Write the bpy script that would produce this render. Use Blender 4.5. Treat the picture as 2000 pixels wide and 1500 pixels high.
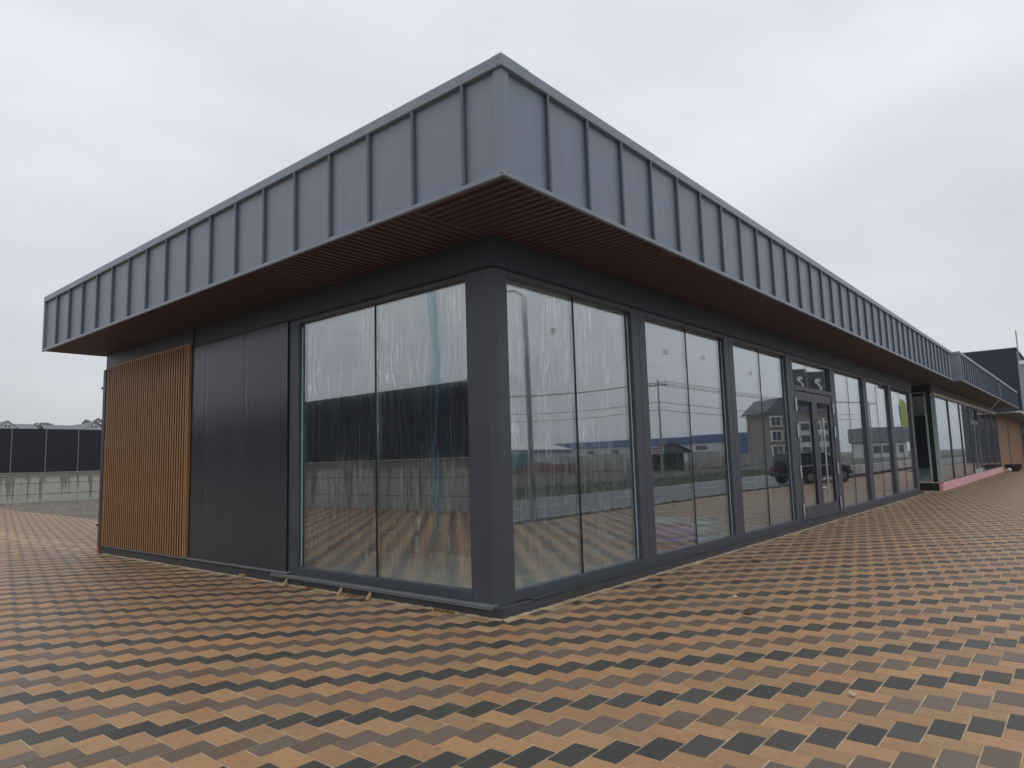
import bpy, math, random
import numpy as np
from mathutils import Vector, Matrix
R = math.radians
random.seed(7); rng = np.random.default_rng(7)
for o in list(bpy.data.objects): bpy.data.objects.remove(o)
scene = bpy.context.scene
col = scene.collection

# ------------------------------------------------------------------ camera
CAM = Vector((-5.0675, -4.4536, 1.5))
cF = Vector((0.76170257, 0.63821549, 0.11175954)); cR = Vector((0.64450021, -0.76403408, -0.02951949)); cU = Vector((-0.0665483, -0.09451412, 0.99329674))
cam_data = bpy.data.cameras.new('camera'); cam = bpy.data.objects.new('camera', cam_data); col.objects.link(cam)
cam_data.sensor_width = 36.0; cam_data.lens = 36.0 * 1335.63 / 2000.0
cam_data.clip_start = 0.05; cam_data.clip_end = 3000
m = Matrix.Identity(4)
for i in range(3):
    m[i][0] = cR[i]; m[i][1] = cU[i]; m[i][2] = -cF[i]; m[i][3] = CAM[i]
cam.matrix_world = m
scene.camera = cam

# ------------------------------------------------------------------ sky and sun (overcast)
SUN_EL, SUN_AZ = R(76), R(225)          # azimuth of the sun measured from +x towards +y
world = bpy.data.worlds.new('World'); scene.world = world; world.use_nodes = True
wn, wl = world.node_tree.nodes, world.node_tree.links
wn.clear()
w_out = wn.new('ShaderNodeOutputWorld'); bg = wn.new('ShaderNodeBackground'); bg.inputs['Strength'].default_value = 0.1
sky = wn.new('ShaderNodeTexSky'); sky.sky_type = 'NISHITA'; sky.sun_disc = False
sky.sun_elevation = SUN_EL; sky.sun_rotation = math.pi / 2 - SUN_AZ; sky.dust_density = 3.0
hs = wn.new('ShaderNodeHueSaturation'); hs.inputs['Saturation'].default_value = 0.2
tc = wn.new('ShaderNodeTexCoord'); mp = wn.new('ShaderNodeMapping'); mp.inputs['Scale'].default_value = (1.0, 1.0, 2.6)
nz = wn.new('ShaderNodeTexNoise'); nz.inputs['Scale'].default_value = 2.1; nz.inputs['Detail'].default_value = 4; nz.inputs['Roughness'].default_value = 0.5
cr = wn.new('ShaderNodeValToRGB'); cr.color_ramp.interpolation = 'EASE'
cr.color_ramp.elements[0].position = 0.30; cr.color_ramp.elements[0].color = (0.90, 0.905, 0.915, 1)
cr.color_ramp.elements[1].position = 0.72; cr.color_ramp.elements[1].color = (1.07, 1.07, 1.08, 1)
sx = wn.new('ShaderNodeSeparateXYZ'); g = wn.new('ShaderNodeMapRange'); g.inputs['From Min'].default_value = -0.02; g.inputs['From Max'].default_value = 0.62
g.interpolation_type = 'SMOOTHSTEP'
gr = wn.new('ShaderNodeMix'); gr.data_type = 'RGBA'
gr.inputs['A'].default_value = (6.55, 6.80, 7.15, 1); gr.inputs['B'].default_value = (8.5, 8.8, 9.45, 1)
mul = wn.new('ShaderNodeMix'); mul.data_type = 'RGBA'; mul.blend_type = 'MULTIPLY'; mul.inputs['Factor'].default_value = 1
mx = wn.new('ShaderNodeMix'); mx.data_type = 'RGBA'; mx.inputs['Factor'].default_value = 0.93
wl.new(tc.outputs['Generated'], mp.inputs['Vector']); wl.new(mp.outputs['Vector'], nz.inputs['Vector']); wl.new(nz.outputs['Fac'], cr.inputs['Fac'])
wl.new(tc.outputs['Generated'], sx.inputs['Vector']); wl.new(sx.outputs['Z'], g.inputs['Value']); wl.new(g.outputs['Result'], gr.inputs['Factor'])
wl.new(gr.outputs['Result'], mul.inputs['A']); wl.new(cr.outputs['Color'], mul.inputs['B'])
wl.new(sky.outputs['Color'], hs.inputs['Color']); wl.new(hs.outputs['Color'], mx.inputs['A']); wl.new(mul.outputs['Result'], mx.inputs['B'])
wl.new(mx.outputs['Result'], bg.inputs['Color']); wl.new(bg.outputs['Background'], w_out.inputs['Surface'])

sd = bpy.data.lights.new('sun', 'SUN'); sd.energy = 0.7; sd.angle = R(50); sd.color = (1.0, 0.97, 0.93)
so = bpy.data.objects.new('sun', sd); col.objects.link(so)
sv = Vector((math.cos(SUN_EL) * math.cos(SUN_AZ), math.cos(SUN_EL) * math.sin(SUN_AZ), math.sin(SUN_EL)))
so.rotation_euler = sv.to_track_quat('Z', 'Y').to_euler(); so.location = (-20, -20, 40)

vs = scene.view_settings
vs.view_transform = 'Standard'; vs.look = 'None'; vs.exposure = 0.0; vs.gamma = 1.0; vs.use_curve_mapping = False
try:
    scene.cycles.transparent_max_bounces = 16; scene.cycles.max_bounces = 10
except Exception: pass

# ------------------------------------------------------------------ material helpers
MATS = {}
def new_mat(name):
    mt = bpy.data.materials.new(name); mt.use_nodes = True
    MATS[name] = mt
    return mt, mt.node_tree.nodes, mt.node_tree.links, mt.node_tree.nodes['Principled BSDF']
def node(ns, t, **kw):
    n = ns.new(t)
    for k, v in kw.items():
        if hasattr(n, k): setattr(n, k, v)
        else: n.inputs[k.replace('_', ' ')].default_value = v
    return n
def noise(ns, ls, scale, detail=4, rough=0.55, coord='Object', stretch=None):
    t = ns.new('ShaderNodeTexCoord'); n = node(ns, 'ShaderNodeTexNoise', Scale=scale, Detail=detail, Roughness=rough)
    if stretch:
        mpn = ns.new('ShaderNodeMapping'); mpn.inputs['Scale'].default_value = stretch
        ls.new(t.outputs[coord], mpn.inputs['Vector']); ls.new(mpn.outputs['Vector'], n.inputs['Vector'])
    else: ls.new(t.outputs[coord], n.inputs['Vector'])
    return n
def ramp(ns, ls, src, stops):
    r = ns.new('ShaderNodeValToRGB')
    while len(r.color_ramp.elements) < len(stops): r.color_ramp.elements.new(0.5)
    for e, (p_, c_) in zip(r.color_ramp.elements, stops):
        e.position = p_; e.color = (*c_, 1) if len(c_) == 3 else c_
    ls.new(src, r.inputs['Fac']); return r
def simple(name, c, rough=0.6, var=0.12, scale=6.0, bump=0.0, bscale=60, metal=0.0, stretch=None, spec=0.5, coord='Object'):
    mt, ns, ls, b = new_mat(name)
    b.inputs['Roughness'].default_value = rough; b.inputs['Metallic'].default_value = metal
    b.inputs['Specular IOR Level'].default_value = spec
    n = noise(ns, ls, scale, 5, 0.6, coord, stretch)
    lo = tuple(x * (1 - var) for x in c); hi = tuple(min(1, x * (1 + var)) for x in c)
    r = ramp(ns, ls, n.outputs['Fac'], [(0.3, lo), (0.7, hi)])
    ls.new(r.outputs['Color'], b.inputs['Base Color'])
    rr = node(ns, 'ShaderNodeMapRange'); rr.inputs['To Min'].default_value = max(0.02, rough - 0.08); rr.inputs['To Max'].default_value = min(1, rough + 0.1)
    ls.new(n.outputs['Fac'], rr.inputs['Value']); ls.new(rr.outputs['Result'], b.inputs['Roughness'])
    if bump:
        n2 = noise(ns, ls, bscale, 3, 0.6, coord, stretch)
        bp = node(ns, 'ShaderNodeBump', Strength=bump, Distance=0.02)
        ls.new(n2.outputs['Fac'], bp.inputs['Height']); ls.new(bp.outputs['Normal'], b.inputs['Normal'])
    return mt

simple('fascia_metal', (0.205, 0.237, 0.295), 0.40, 0.10, 3.0, 0.16, 2.2, stretch=(1, 1, 0.25))
simple('seam_shaded_metal', (0.105, 0.122, 0.158), 0.42, 0.08, 3.0)  # darker than the panels; the seams' shadowed side is put into this colour
simple('trim_metal', (0.215, 0.252, 0.305), 0.38, 0.09, 4.0)
simple('frame_metal', (0.064, 0.071, 0.093), 0.42, 0.10, 3.0, 0.03, 150)
simple('beam_shaded_metal', (0.046, 0.053, 0.073), 0.5, 0.12, 2.0)  # frame paint darkened, so the shade under the soffit sits in the colour
simple('plinth_metal', (0.052, 0.058, 0.066), 0.5, 0.22, 4.0, 0.05, 40)
simple('sill_metal', (0.16, 0.17, 0.18), 0.45, 0.15, 5.0)
simple('panel_metal', (0.044, 0.051, 0.062), 0.20, 0.08, 2.0, stretch=(1, 1, 0.2))
simple('soffit_metal', (0.105, 0.064, 0.070), 0.5, 0.15, 8.0)
simple('slat_groove_shade', (0.040, 0.017, 0.007), 0.7, 0.15, 8.0)  # dark slat core; the shade in the grooves is put into its colour
simple('black_rubber', (0.010, 0.010, 0.012), 0.55, 0.1)
simple('steel', (0.62, 0.62, 0.63), 0.28, 0.05, 20, metal=1.0)
simple('screw_metal', (0.22, 0.22, 0.24), 0.35, 0.1, 30, metal=0.6)
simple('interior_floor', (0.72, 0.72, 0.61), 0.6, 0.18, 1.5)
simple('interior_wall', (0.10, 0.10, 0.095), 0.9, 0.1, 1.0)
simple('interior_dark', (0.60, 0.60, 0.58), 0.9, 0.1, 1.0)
simple('roof_membrane', (0.12, 0.12, 0.13), 0.8)
simple('cardboard', (0.30, 0.20, 0.12), 0.85, 0.12, 5.0)
simple('tape', (0.68, 0.80, 0.80), 0.35, 0.05)
simple('pipe_blue', (0.52, 0.86, 0.93), 0.35, 0.06)
simple('pipe_purple', (0.34, 0.22, 0.52), 0.4, 0.1)
simple('pipe_red', (0.45, 0.13, 0.08), 0.4, 0.1)
simple('film_edge', (0.45, 0.62, 0.66), 0.35, 0.12, 8)
simple('pink_foam', (0.80, 0.44, 0.46), 0.85, 0.10, 6.0, 0.2, 60)
simple('cream_foam', (0.75, 0.66, 0.50), 0.9, 0.2, 14.0, 0.5, 30)
simple('pale_board', (0.42, 0.52, 0.53), 0.7, 0.15, 5)
simple('wood_cladding', (0.30, 0.155, 0.070), 0.6, 0.22, 2.5, 0.1, 20, stretch=(3, 3, 0.2))
simple('navy_panel', (0.012, 0.016, 0.038), 0.6, 0.10, 0.4, spec=0.25)
simple('grey_render', (0.27, 0.28, 0.30), 0.8, 0.1)
simple('white_paint', (0.72, 0.72, 0.71), 0.6, 0.08, 2)
simple('dark_window', (0.05, 0.06, 0.07), 0.12, 0.2, 2)
simple('fence_panel', (0.009, 0.011, 0.018), 0.6, 0.12, 0.8, spec=0.25)
simple('fence_post', (0.20, 0.21, 0.23), 0.5, 0.3, 6, metal=0.3)
simple('house_wall', (0.62, 0.62, 0.62), 0.9, 0.06)
simple('house_wall_grey', (0.45, 0.46, 0.48), 0.9, 0.06)
simple('roof_grey', (0.17, 0.18, 0.20), 0.8, 0.12, 3)
simple('roof_dark', (0.10, 0.10, 0.115), 0.8, 0.12, 3)
simple('bark', (0.10, 0.08, 0.065), 0.9, 0.2, 8, 0.4, 30)
simple('blue_metal', (0.025, 0.085, 0.26), 0.5, 0.06, 0.3)
simple('hall_wall', (0.60, 0.61, 0.56), 0.7, 0.06, 0.3)
simple('teal_tarp', (0.03, 0.22, 0.27), 0.6, 0.1, 0.8)
simple('brown_render', (0.24, 0.20, 0.15), 0.9, 0.12, 0.5)
simple('lumber_red', (0.26, 0.09, 0.075), 0.85, 0.25, 2)
simple('lumber_pale', (0.42, 0.38, 0.30), 0.85, 0.25, 2)
simple('lumber_grey', (0.30, 0.31, 0.33), 0.85, 0.25, 2)
simple('shed_dark', (0.045, 0.045, 0.05), 0.8, 0.2, 2)
simple('sign_red', (0.50, 0.05, 0.05), 0.6, 0.05)
simple('flag_dark', (0.028, 0.032, 0.045), 0.8, 0.15, 3)
simple('flag_yellow', (0.46, 0.48, 0.07), 0.7, 0.08)
simple('flag_blue', (0.05, 0.14, 0.42), 0.7, 0.08)
simple('car_paint', (0.010, 0.011, 0.014), 0.12, 0.1, 2, spec=0.7)
simple('car_plastic', (0.02, 0.02, 0.022), 0.6)
simple('tyre', (0.014, 0.014, 0.015), 0.85)
simple('lamp_glass', (0.75, 0.75, 0.72), 0.1, 0.05)
simple('tail_red', (0.40, 0.02, 0.02), 0.2, 0.05)
simple('galvanised', (0.30, 0.31, 0.32), 0.5, 0.15, 8, metal=0.3)
simple('pole_concrete', (0.32, 0.31, 0.29), 0.9, 0.15, 4)
simple('cable_black', (0.02, 0.02, 0.02), 0.6)
simple('cable_white', (0.55, 0.55, 0.55), 0.5)
simple('leaf_brown', (0.10, 0.055, 0.025), 0.8, 0.3, 20)
simple('leaf_pale', (0.50, 0.44, 0.31), 0.8, 0.15, 20)
simple('shim_wood', (0.48, 0.31, 0.18), 0.85, 0.2, 20)
simple('terracotta_pipe', (0.52, 0.17, 0.11), 0.6, 0.12, 8)
simple('moss', (0.26, 0.15, 0.06), 0.95, 0.3, 30)
simple('asphalt', (0.17, 0.17, 0.175), 0.85, 0.12, 3.0, 0.25, 200)
simple('road_paint', (0.62, 0.62, 0.60), 0.8, 0.15, 9)
simple('earth', (0.085, 0.080, 0.058), 0.95, 0.3, 0.6, 0.5, 5)
simple('grass', (0.050, 0.068, 0.030), 0.9, 0.35, 1.5, 0.6, 20)
simple('stone_grey', (0.26, 0.23, 0.19), 0.9, 0.35, 3)
simple('leaf_hazed', (0.23, 0.22, 0.18), 0.95, 0.25, 1.0)  # grey-brown twigs, paled so part of the haze sits in the colour
simple('planter', (0.015, 0.015, 0.017), 0.5, 0.1)

def gravel_mat():
    mt, ns, ls, b = new_mat('gravel'); b.inputs['Roughness'].default_value = 0.95
    t = ns.new('ShaderNodeTexCoord'); v = node(ns, 'ShaderNodeTexVoronoi', Scale=14.0)
    ls.new(t.outputs['Object'], v.inputs['Vector'])
    n = noise(ns, ls, 0.7, 4)
    r1 = ramp(ns, ls, v.outputs['Color'], [(0.15, (0.085, 0.074, 0.060)), (0.6, (0.165, 0.145, 0.115)), (0.95, (0.32, 0.29, 0.24))])
    r2 = ramp(ns, ls, n.outputs['Fac'], [(0.35, (0.7, 0.7, 0.66)), (0.65, (1.08, 1.05, 1.0))])
    mm = ns.new('ShaderNodeMix'); mm.data_type = 'RGBA'; mm.blend_type = 'MULTIPLY'; mm.inputs['Factor'].default_value = 1
    ls.new(r1.outputs['Color'], mm.inputs['A']); ls.new(r2.outputs['Color'], mm.inputs['B']); ls.new(mm.outputs['Result'], b.inputs['Base Color'])
    bp = node(ns, 'ShaderNodeBump', Strength=0.9, Distance=0.04); ls.new(v.outputs['Distance'], bp.inputs['Height']); ls.new(bp.outputs['Normal'], b.inputs['Normal'])
gravel_mat()

def paver_mat():
    mt, ns, ls, b = new_mat('paver_concrete'); b.inputs['Specular IOR Level'].default_value = 0.5
    at = ns.new('ShaderNodeAttribute'); at.attribute_name = 'col'
    t = ns.new('ShaderNodeNewGeometry')
    def nn(s, d, r_):
        n = node(ns, 'ShaderNodeTexNoise', Scale=s, Detail=d, Roughness=r_); ls.new(t.outputs['Position'], n.inputs['Vector']); return n
    fine, mid, big = nn(420, 3, 0.7), nn(17, 6, 0.68), nn(1.1, 4, 0.55)
    r1 = ramp(ns, ls, fine.outputs['Fac'], [(0.25, (0.80, 0.80, 0.80)), (0.75, (1.20, 1.20, 1.20))])
    r2 = ramp(ns, ls, mid.outputs['Fac'], [(0.28, (0.70, 0.73, 0.77)), (0.45, (0.97, 0.98, 0.98)), (0.75, (1.12, 1.09, 1.05))])
    r3 = ramp(ns, ls, big.outputs['Fac'], [(0.35, (0.93, 0.94, 0.96)), (0.65, (1.05, 1.04, 1.01))])
    last = at.outputs['Color']
    for r_ in (r1, r2, r3):
        mm = ns.new('ShaderNodeMix'); mm.data_type = 'RGBA'; mm.blend_type = 'MULTIPLY'; mm.inputs['Factor'].default_value = 1
        ls.new(last, mm.inputs['A']); ls.new(r_.outputs['Color'], mm.inputs['B']); last = mm.outputs['Result']
    ls.new(last, b.inputs['Base Color'])
    mr = node(ns, 'ShaderNodeMapRange'); mr.inputs['To Min'].default_value = 0.44; mr.inputs['To Max'].default_value = 0.66
    ls.new(big.outputs['Fac'], mr.inputs['Value']); ls.new(mr.outputs['Result'], b.inputs['Roughness'])
    bp = node(ns, 'ShaderNodeBump', Strength=0.35, Distance=0.002); ls.new(fine.outputs['Fac'], bp.inputs['Height']); ls.new(bp.outputs['Normal'], b.inputs['Normal'])
paver_mat()
simple('joint_sand', (0.45, 0.355, 0.225), 0.95, 0.35, 5.0, 0.4, 300)

def slat_mat():
    mt, ns, ls, b = new_mat('slat_wood'); b.inputs['Roughness'].default_value = 0.5
    n = noise(ns, ls, 9, 5, 0.6, 'Object', (4, 4, 0.25))
    r = ramp(ns, ls, n.outputs['Fac'], [(0.3, (0.34, 0.172, 0.064)), (0.55, (0.41, 0.215, 0.085)), (0.75, (0.47, 0.255, 0.108))])
    ls.new(r.outputs['Color'], b.inputs['Base Color'])
slat_mat()

def concrete_mat():
    mt, ns, ls, b = new_mat('concrete'); b.inputs['Roughness'].default_value = 0.9
    t = ns.new('ShaderNodeNewGeometry'); s = ns.new('ShaderNodeSeparateXYZ'); ls.new(t.outputs['Position'], s.inputs['Vector'])
    n = node(ns, 'ShaderNodeTexNoise', Scale=1.0, Detail=6, Roughness=0.62)
    mpn = ns.new('ShaderNodeMapping'); mpn.inputs['Scale'].default_value = (1.9, 1.9, 0.05)
    ls.new(t.outputs['Position'], mpn.inputs['Vector']); ls.new(mpn.outputs['Vector'], n.inputs['Vector'])
    # run-off stains: damp from the coping downwards, to an uneven depth
    ma = node(ns, 'ShaderNodeMapRange', interpolation_type='SMOOTHSTEP'); ma.inputs['From Min'].default_value = 0.50; ma.inputs['From Max'].default_value = 0.60
    ma.inputs['To Min'].default_value = 0.0; ma.inputs['To Max'].default_value = 1.6; ls.new(n.outputs['Fac'], ma.inputs['Value'])
    mb = node(ns, 'ShaderNodeMath', operation='ADD'); ls.new(ma.outputs[0], mb.inputs[0]); ls.new(s.outputs['Z'], mb.inputs[1])
    mr = node(ns, 'ShaderNodeMapRange'); mr.inputs['From Min'].default_value = 1.26; mr.inputs['From Max'].default_value = 1.42
    ls.new(mb.outputs[0], mr.inputs['Value'])
    n2 = node(ns, 'ShaderNodeTexNoise', Scale=5.0, Detail=5, Roughness=0.65); ls.new(t.outputs['Position'], n2.inputs['Vector'])
    dry = ramp(ns, ls, n2.outputs['Fac'], [(0.3, (0.40, 0.41, 0.35)), (0.7, (0.50, 0.51, 0.44))])
    wet = ramp(ns, ls, n2.outputs['Fac'], [(0.3, (0.19, 0.19, 0.16)), (0.7, (0.26, 0.25, 0.21))])
    mm = ns.new('ShaderNodeMix'); mm.data_type = 'RGBA'; ls.new(mr.outputs['Result'], mm.inputs['Factor'])
    ls.new(dry.outputs['Color'], mm.inputs['A']); ls.new(wet.outputs['Color'], mm.inputs['B']); ls.new(mm.outputs['Result'], b.inputs['Base Color'])
concrete_mat()

def glass_mat(name, r0, tint, streak=0.0, film=0.0, axis='x'):
    """window glass: Schlick reflection over a tinted clear pane, with dried smears of adhesive film on it"""
    mt, ns, ls, b = new_mat(name); ns.remove(b); out = ns['Material Output']
    ge = ns.new('ShaderNodeNewGeometry'); dt = node(ns, 'ShaderNodeVectorMath', operation='DOT_PRODUCT')
    ls.new(ge.outputs['Incoming'], dt.inputs[0]); ls.new(ge.outputs['Normal'], dt.inputs[1])
    ab = node(ns, 'ShaderNodeMath', operation='ABSOLUTE'); ls.new(dt.outputs['Value'], ab.inputs[0])
    om = node(ns, 'ShaderNodeMath', operation='SUBTRACT'); om.inputs[0].default_value = 1.0; ls.new(ab.outputs[0], om.inputs[1])
    pw = node(ns, 'ShaderNodeMath', operation='POWER'); pw.inputs[1].default_value = 4.0; ls.new(om.outputs[0], pw.inputs[0])
    ml = node(ns, 'ShaderNodeMath', operation='MULTIPLY_ADD'); ml.inputs[1].default_value = 1 - r0; ml.inputs[2].default_value = r0
    ls.new(pw.outputs[0], ml.inputs[0])
    gl = node(ns, 'ShaderNodeBsdfGlossy'); gl.inputs['Roughness'].default_value = 0.0; gl.inputs['Color'].default_value = (0.94, 0.97, 1.0, 1)
    tr = ns.new('ShaderNodeBsdfTransparent'); tr.inputs['Color'].default_value = (*tint, 1)
    ms = ns.new('ShaderNodeMixShader'); ls.new(ml.outputs[0], ms.inputs['Fac']); ls.new(tr.outputs[0], ms.inputs[1]); ls.new(gl.outputs[0], ms.inputs[2])
    last = ms.outputs[0]
    if streak:
        t = ns.new('ShaderNodeTexCoord')
        def sn(sc, stretch, d, lo, hi, dist=0.6):
            mpn = ns.new('ShaderNodeMapping'); mpn.inputs['Scale'].default_value = stretch
            n = node(ns, 'ShaderNodeTexNoise', Scale=sc, Detail=d, Roughness=0.6, Distortion=dist)
            ls.new(t.outputs['Object'], mpn.inputs['Vector']); ls.new(mpn.outputs['Vector'], n.inputs['Vector'])
            mr = node(ns, 'ShaderNodeMapRange'); mr.inputs['From Min'].default_value = lo; mr.inputs['From Max'].default_value = hi
            ls.new(n.outputs['Fac'], mr.inputs['Value']); return mr.outputs['Result']
        s1 = sn(5.5, (3.0, 3.0, 0.38), 7, 0.565, 0.65, 2.6)
        s2 = sn(1.7, (1, 1, 0.6), 2, 0.36, 0.60)
        s3 = sn(34.0, (1.8, 1.8, 0.035), 3, 0.55, 0.68, 0.3)
        m1 = node(ns, 'ShaderNodeMath', operation='ADD'); ls.new(s1, m1.inputs[0]); ls.new(s3, m1.inputs[1])
        m2 = node(ns, 'ShaderNodeMath', operation='MULTIPLY'); ls.new(m1.outputs[0], m2.inputs[0]); ls.new(s2, m2.inputs[1])
        m3 = node(ns, 'ShaderNodeMath', operation='MULTIPLY'); m3.use_clamp = True; m3.inputs[1].default_value = streak; ls.new(m2.outputs[0], m3.inputs[0])
        m4 = node(ns, 'ShaderNodeMath', operation='ADD'); m4.use_clamp = True; m4.inputs[1].default_value = film; ls.new(m3.outputs[0], m4.inputs[0])
        gs = node(ns, 'ShaderNodeBsdfGlossy'); gs.inputs['Roughness'].default_value = 0.09; gs.inputs['Color'].default_value = (0.95, 0.98, 1.0, 1)
        dd = ns.new('ShaderNodeBsdfDiffuse'); dd.inputs['Color'].default_value = (0.62, 0.70, 0.74, 1)
        df = ns.new('ShaderNodeMixShader'); df.inputs['Fac'].default_value = 0.17; ls.new(gs.outputs[0], df.inputs[1]); ls.new(dd.outputs[0], df.inputs[2])
        m5 = ns.new('ShaderNodeMixShader'); ls.new(m4.outputs[0], m5.inputs['Fac']); ls.new(last, m5.inputs[1]); ls.new(df.outputs[0], m5.inputs[2]); last = m5.outputs[0]
    ls.new(last, out.inputs['Surface'])
glass_mat('glass_smeared', 0.185, (0.96, 0.99, 0.99), 0.42, 0.045)
glass_mat('glass_clean', 0.21, (0.96, 0.99, 0.99), 0.10, 0.03)
glass_mat('glass_plain', 0.09, (0.66, 0.72, 0.74))

def film_mat():
    mt, ns, ls, b = new_mat('loose_film'); ns.remove(b); out = ns['Material Output']
    df = ns.new('ShaderNodeBsdfDiffuse'); df.inputs['Color'].default_value = (0.22, 0.38, 0.56, 1)
    tr = ns.new('ShaderNodeBsdfTransparent'); tr.inputs['Color'].default_value = (0.86, 0.94, 0.98, 1)
    n = noise(ns, ls, 14, 4, 0.65, 'Object', (3, 3, 0.15)); mr = node(ns, 'ShaderNodeMapRange')
    mr.inputs['From Min'].default_value = 0.40; mr.inputs['From Max'].default_value = 0.75; mr.inputs['To Max'].default_value = 0.34; ls.new(n.outputs['Fac'], mr.inputs['Value'])
    ms = ns.new('ShaderNodeMixShader'); ls.new(mr.outputs['Result'], ms.inputs['Fac']); ls.new(tr.outputs[0], ms.inputs[1]); ls.new(df.outputs[0], ms.inputs[2])
    ls.new(ms.outputs[0], out.inputs['Surface'])
film_mat()

# ------------------------------------------------------------------ mesh helpers
class MB:
    def __init__(s): s.v = []; s.f = []
    def add(s, v, f):
        n = len(s.v); s.v += [tuple(p) for p in v]; s.f += [tuple(n + i for i in q) for q in f]; return s
    def box(s, x0, x1, y0, y1, z0, z1, b=0.0):
        if x0 > x1: x0, x1 = x1, x0
        if y0 > y1: y0, y1 = y1, y0
        if b <= 0:
            return s.add([(x0,y0,z0),(x1,y0,z0),(x1,y1,z0),(x0,y1,z0),(x0,y0,z1),(x1,y0,z1),(x1,y1,z1),(x0,y1,z1)],
                         [(0,3,2,1),(4,5,6,7),(0,1,5,4),(1,2,6,5),(2,3,7,6),(3,0,4,7)])
        b = min(b, (x1-x0)*.45, (y1-y0)*.45, (z1-z0)*.45)
        V = []; idx = {}
        for i, (X, sx_) in enumerate(((x0, 1), (x1, -1))):
            for j, (Y, sy) in enumerate(((y0, 1), (y1, -1))):
                for k, (Z, sz) in enumerate(((z0, 1), (z1, -1))):
                    idx[i,j,k,0] = len(V); V.append((X, Y+sy*b, Z+sz*b))
                    idx[i,j,k,1] = len(V); V.append((X+sx_*b, Y, Z+sz*b))
                    idx[i,j,k,2] = len(V); V.append((X+sx_*b, Y+sy*b, Z))
        F = []
        q = lambda a, *ks: F.append(tuple(idx[k + (a,)] if len(k) == 3 else idx[k] for k in ks))
        q(0,(0,0,0),(0,0,1),(0,1,1),(0,1,0)); q(0,(1,0,0),(1,1,0),(1,1,1),(1,0,1))
        q(1,(0,0,0),(1,0,0),(1,0,1),(0,0,1)); q(1,(0,1,0),(0,1,1),(1,1,1),(1,1,0))
        q(2,(0,0,0),(0,1,0),(1,1,0),(1,0,0)); q(2,(0,0,1),(1,0,1),(1,1,1),(0,1,1))
        for i in (0, 1):
            for j in (0, 1): F.append((idx[i,j,0,0], idx[i,j,1,0], idx[i,j,1,1], idx[i,j,0,1]) if i == j else (idx[i,j,0,1], idx[i,j,1,1], idx[i,j,1,0], idx[i,j,0,0]))
        for i in (0, 1):
            for k in (0, 1): F.append((idx[i,0,k,2], idx[i,1,k,2], idx[i,1,k,0], idx[i,0,k,0]) if i == k else (idx[i,0,k,0], idx[i,1,k,0], idx[i,1,k,2], idx[i,0,k,2]))
        for j in (0, 1):
            for k in (0, 1): F.append((idx[0,j,k,1], idx[1,j,k,1], idx[1,j,k,2], idx[0,j,k,2]) if j == k else (idx[0,j,k,2], idx[1,j,k,2], idx[1,j,k,1], idx[0,j,k,1]))
        for i in (0, 1):
            for j in (0, 1):
                for k in (0, 1):
                    t3 = (idx[i,j,k,0], idx[i,j,k,1], idx[i,j,k,2])
                    F.append(t3 if (i+j+k) % 2 == 0 else t3[::-1])
        return s.add(V, F)
    def tube(s, pts, r, n=10, cap=True, radii=None):
        pts = [Vector(p) for p in pts]; rings = []
        V = []; F = []
        for i, p in enumerate(pts):
            d = (pts[min(i+1, len(pts)-1)] - pts[max(i-1, 0)]).normalized()
            a = d.cross(Vector((0, 0, 1))) if abs(d.z) < .95 else d.cross(Vector((1, 0, 0)))
            a.normalize(); b_ = d.cross(a); rr = radii[i] if radii else r
            rings.append(len(V))
            for k in range(n):
                t = 2*math.pi*k/n; V.append(p + a*(rr*math.cos(t)) + b_*(rr*math.sin(t)))
        for i in range(len(pts)-1):
            for k in range(n):
                a0, a1 = rings[i]+k, rings[i]+(k+1) % n; b0, b1 = rings[i+1]+k, rings[i+1]+(k+1) % n
                F.append((a0, b0, b1, a1))
        if cap:
            F.append(tuple(range(rings[0], rings[0]+n))); F.append(tuple(range(rings[-1]+n-1, rings[-1]-1, -1)))
        return s.add(V, F)
    def prism(s, poly, axis, a0, a1):
        """poly: 2D points in the two other axes (in xyz order), extruded along axis"""
        n = len(poly)
        def P(u, v, w): return (w, u, v) if axis == 'x' else ((u, w, v) if axis == 'y' else (u, v, w))
        V = [P(u, v, a0) for u, v in poly] + [P(u, v, a1) for u, v in poly]
        F = [tuple(range(n)), tuple(range(2*n-1, n-1, -1))] + [(i, (i+1) % n, n+(i+1) % n, n+i) for i in range(n)]
        return s.add(V, F)
    def mesh(s, name, mat, off=(0, 0, 0), smooth=False):
        me = bpy.data.meshes.new(name)
        me.from_pydata([(x-off[0], y-off[1], z-off[2]) for x, y, z in s.v], [], s.f)
        me.materials.append(MATS[mat])
        import bmesh
        bm = bmesh.new(); bm.from_mesh(me); bmesh.ops.recalc_face_normals(bm, faces=bm.faces); bm.to_mesh(me); bm.free()
        if smooth:
            me.polygons.foreach_set('use_smooth', [True]*len(me.polygons))
            try: me.set_sharp_from_angle(angle=R(40))
            except Exception: pass
        return me
def origin(parent):
    o = Vector((0, 0, 0)); q = parent
    while q is not None: o += q.location; q = q.parent
    return o
def part(name, mb, mat, parent, smooth=False, label=None, kind=None):
    o = bpy.data.objects.new(name, mb.mesh(name, mat, origin(parent), smooth)); col.objects.link(o); o.parent = parent
    if label: o['label'] = label
    if kind: o['kind'] = kind
    return o
def inst(name, me, parent, loc, rz=0.0, sc=None):
    """an alike piece sharing mesh data; loc in world coordinates of an unrotated thing"""
    o = bpy.data.objects.new(name, me); col.objects.link(o); o.parent = parent
    o.location = Vector(loc) - origin(parent); o.rotation_euler = (0, 0, rz)
    if sc: o.scale = sc
    return o
def tag(o, label, cat, group=None):
    o['label'] = label; o['category'] = cat
    if group: o['group'] = group
    return o
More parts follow.
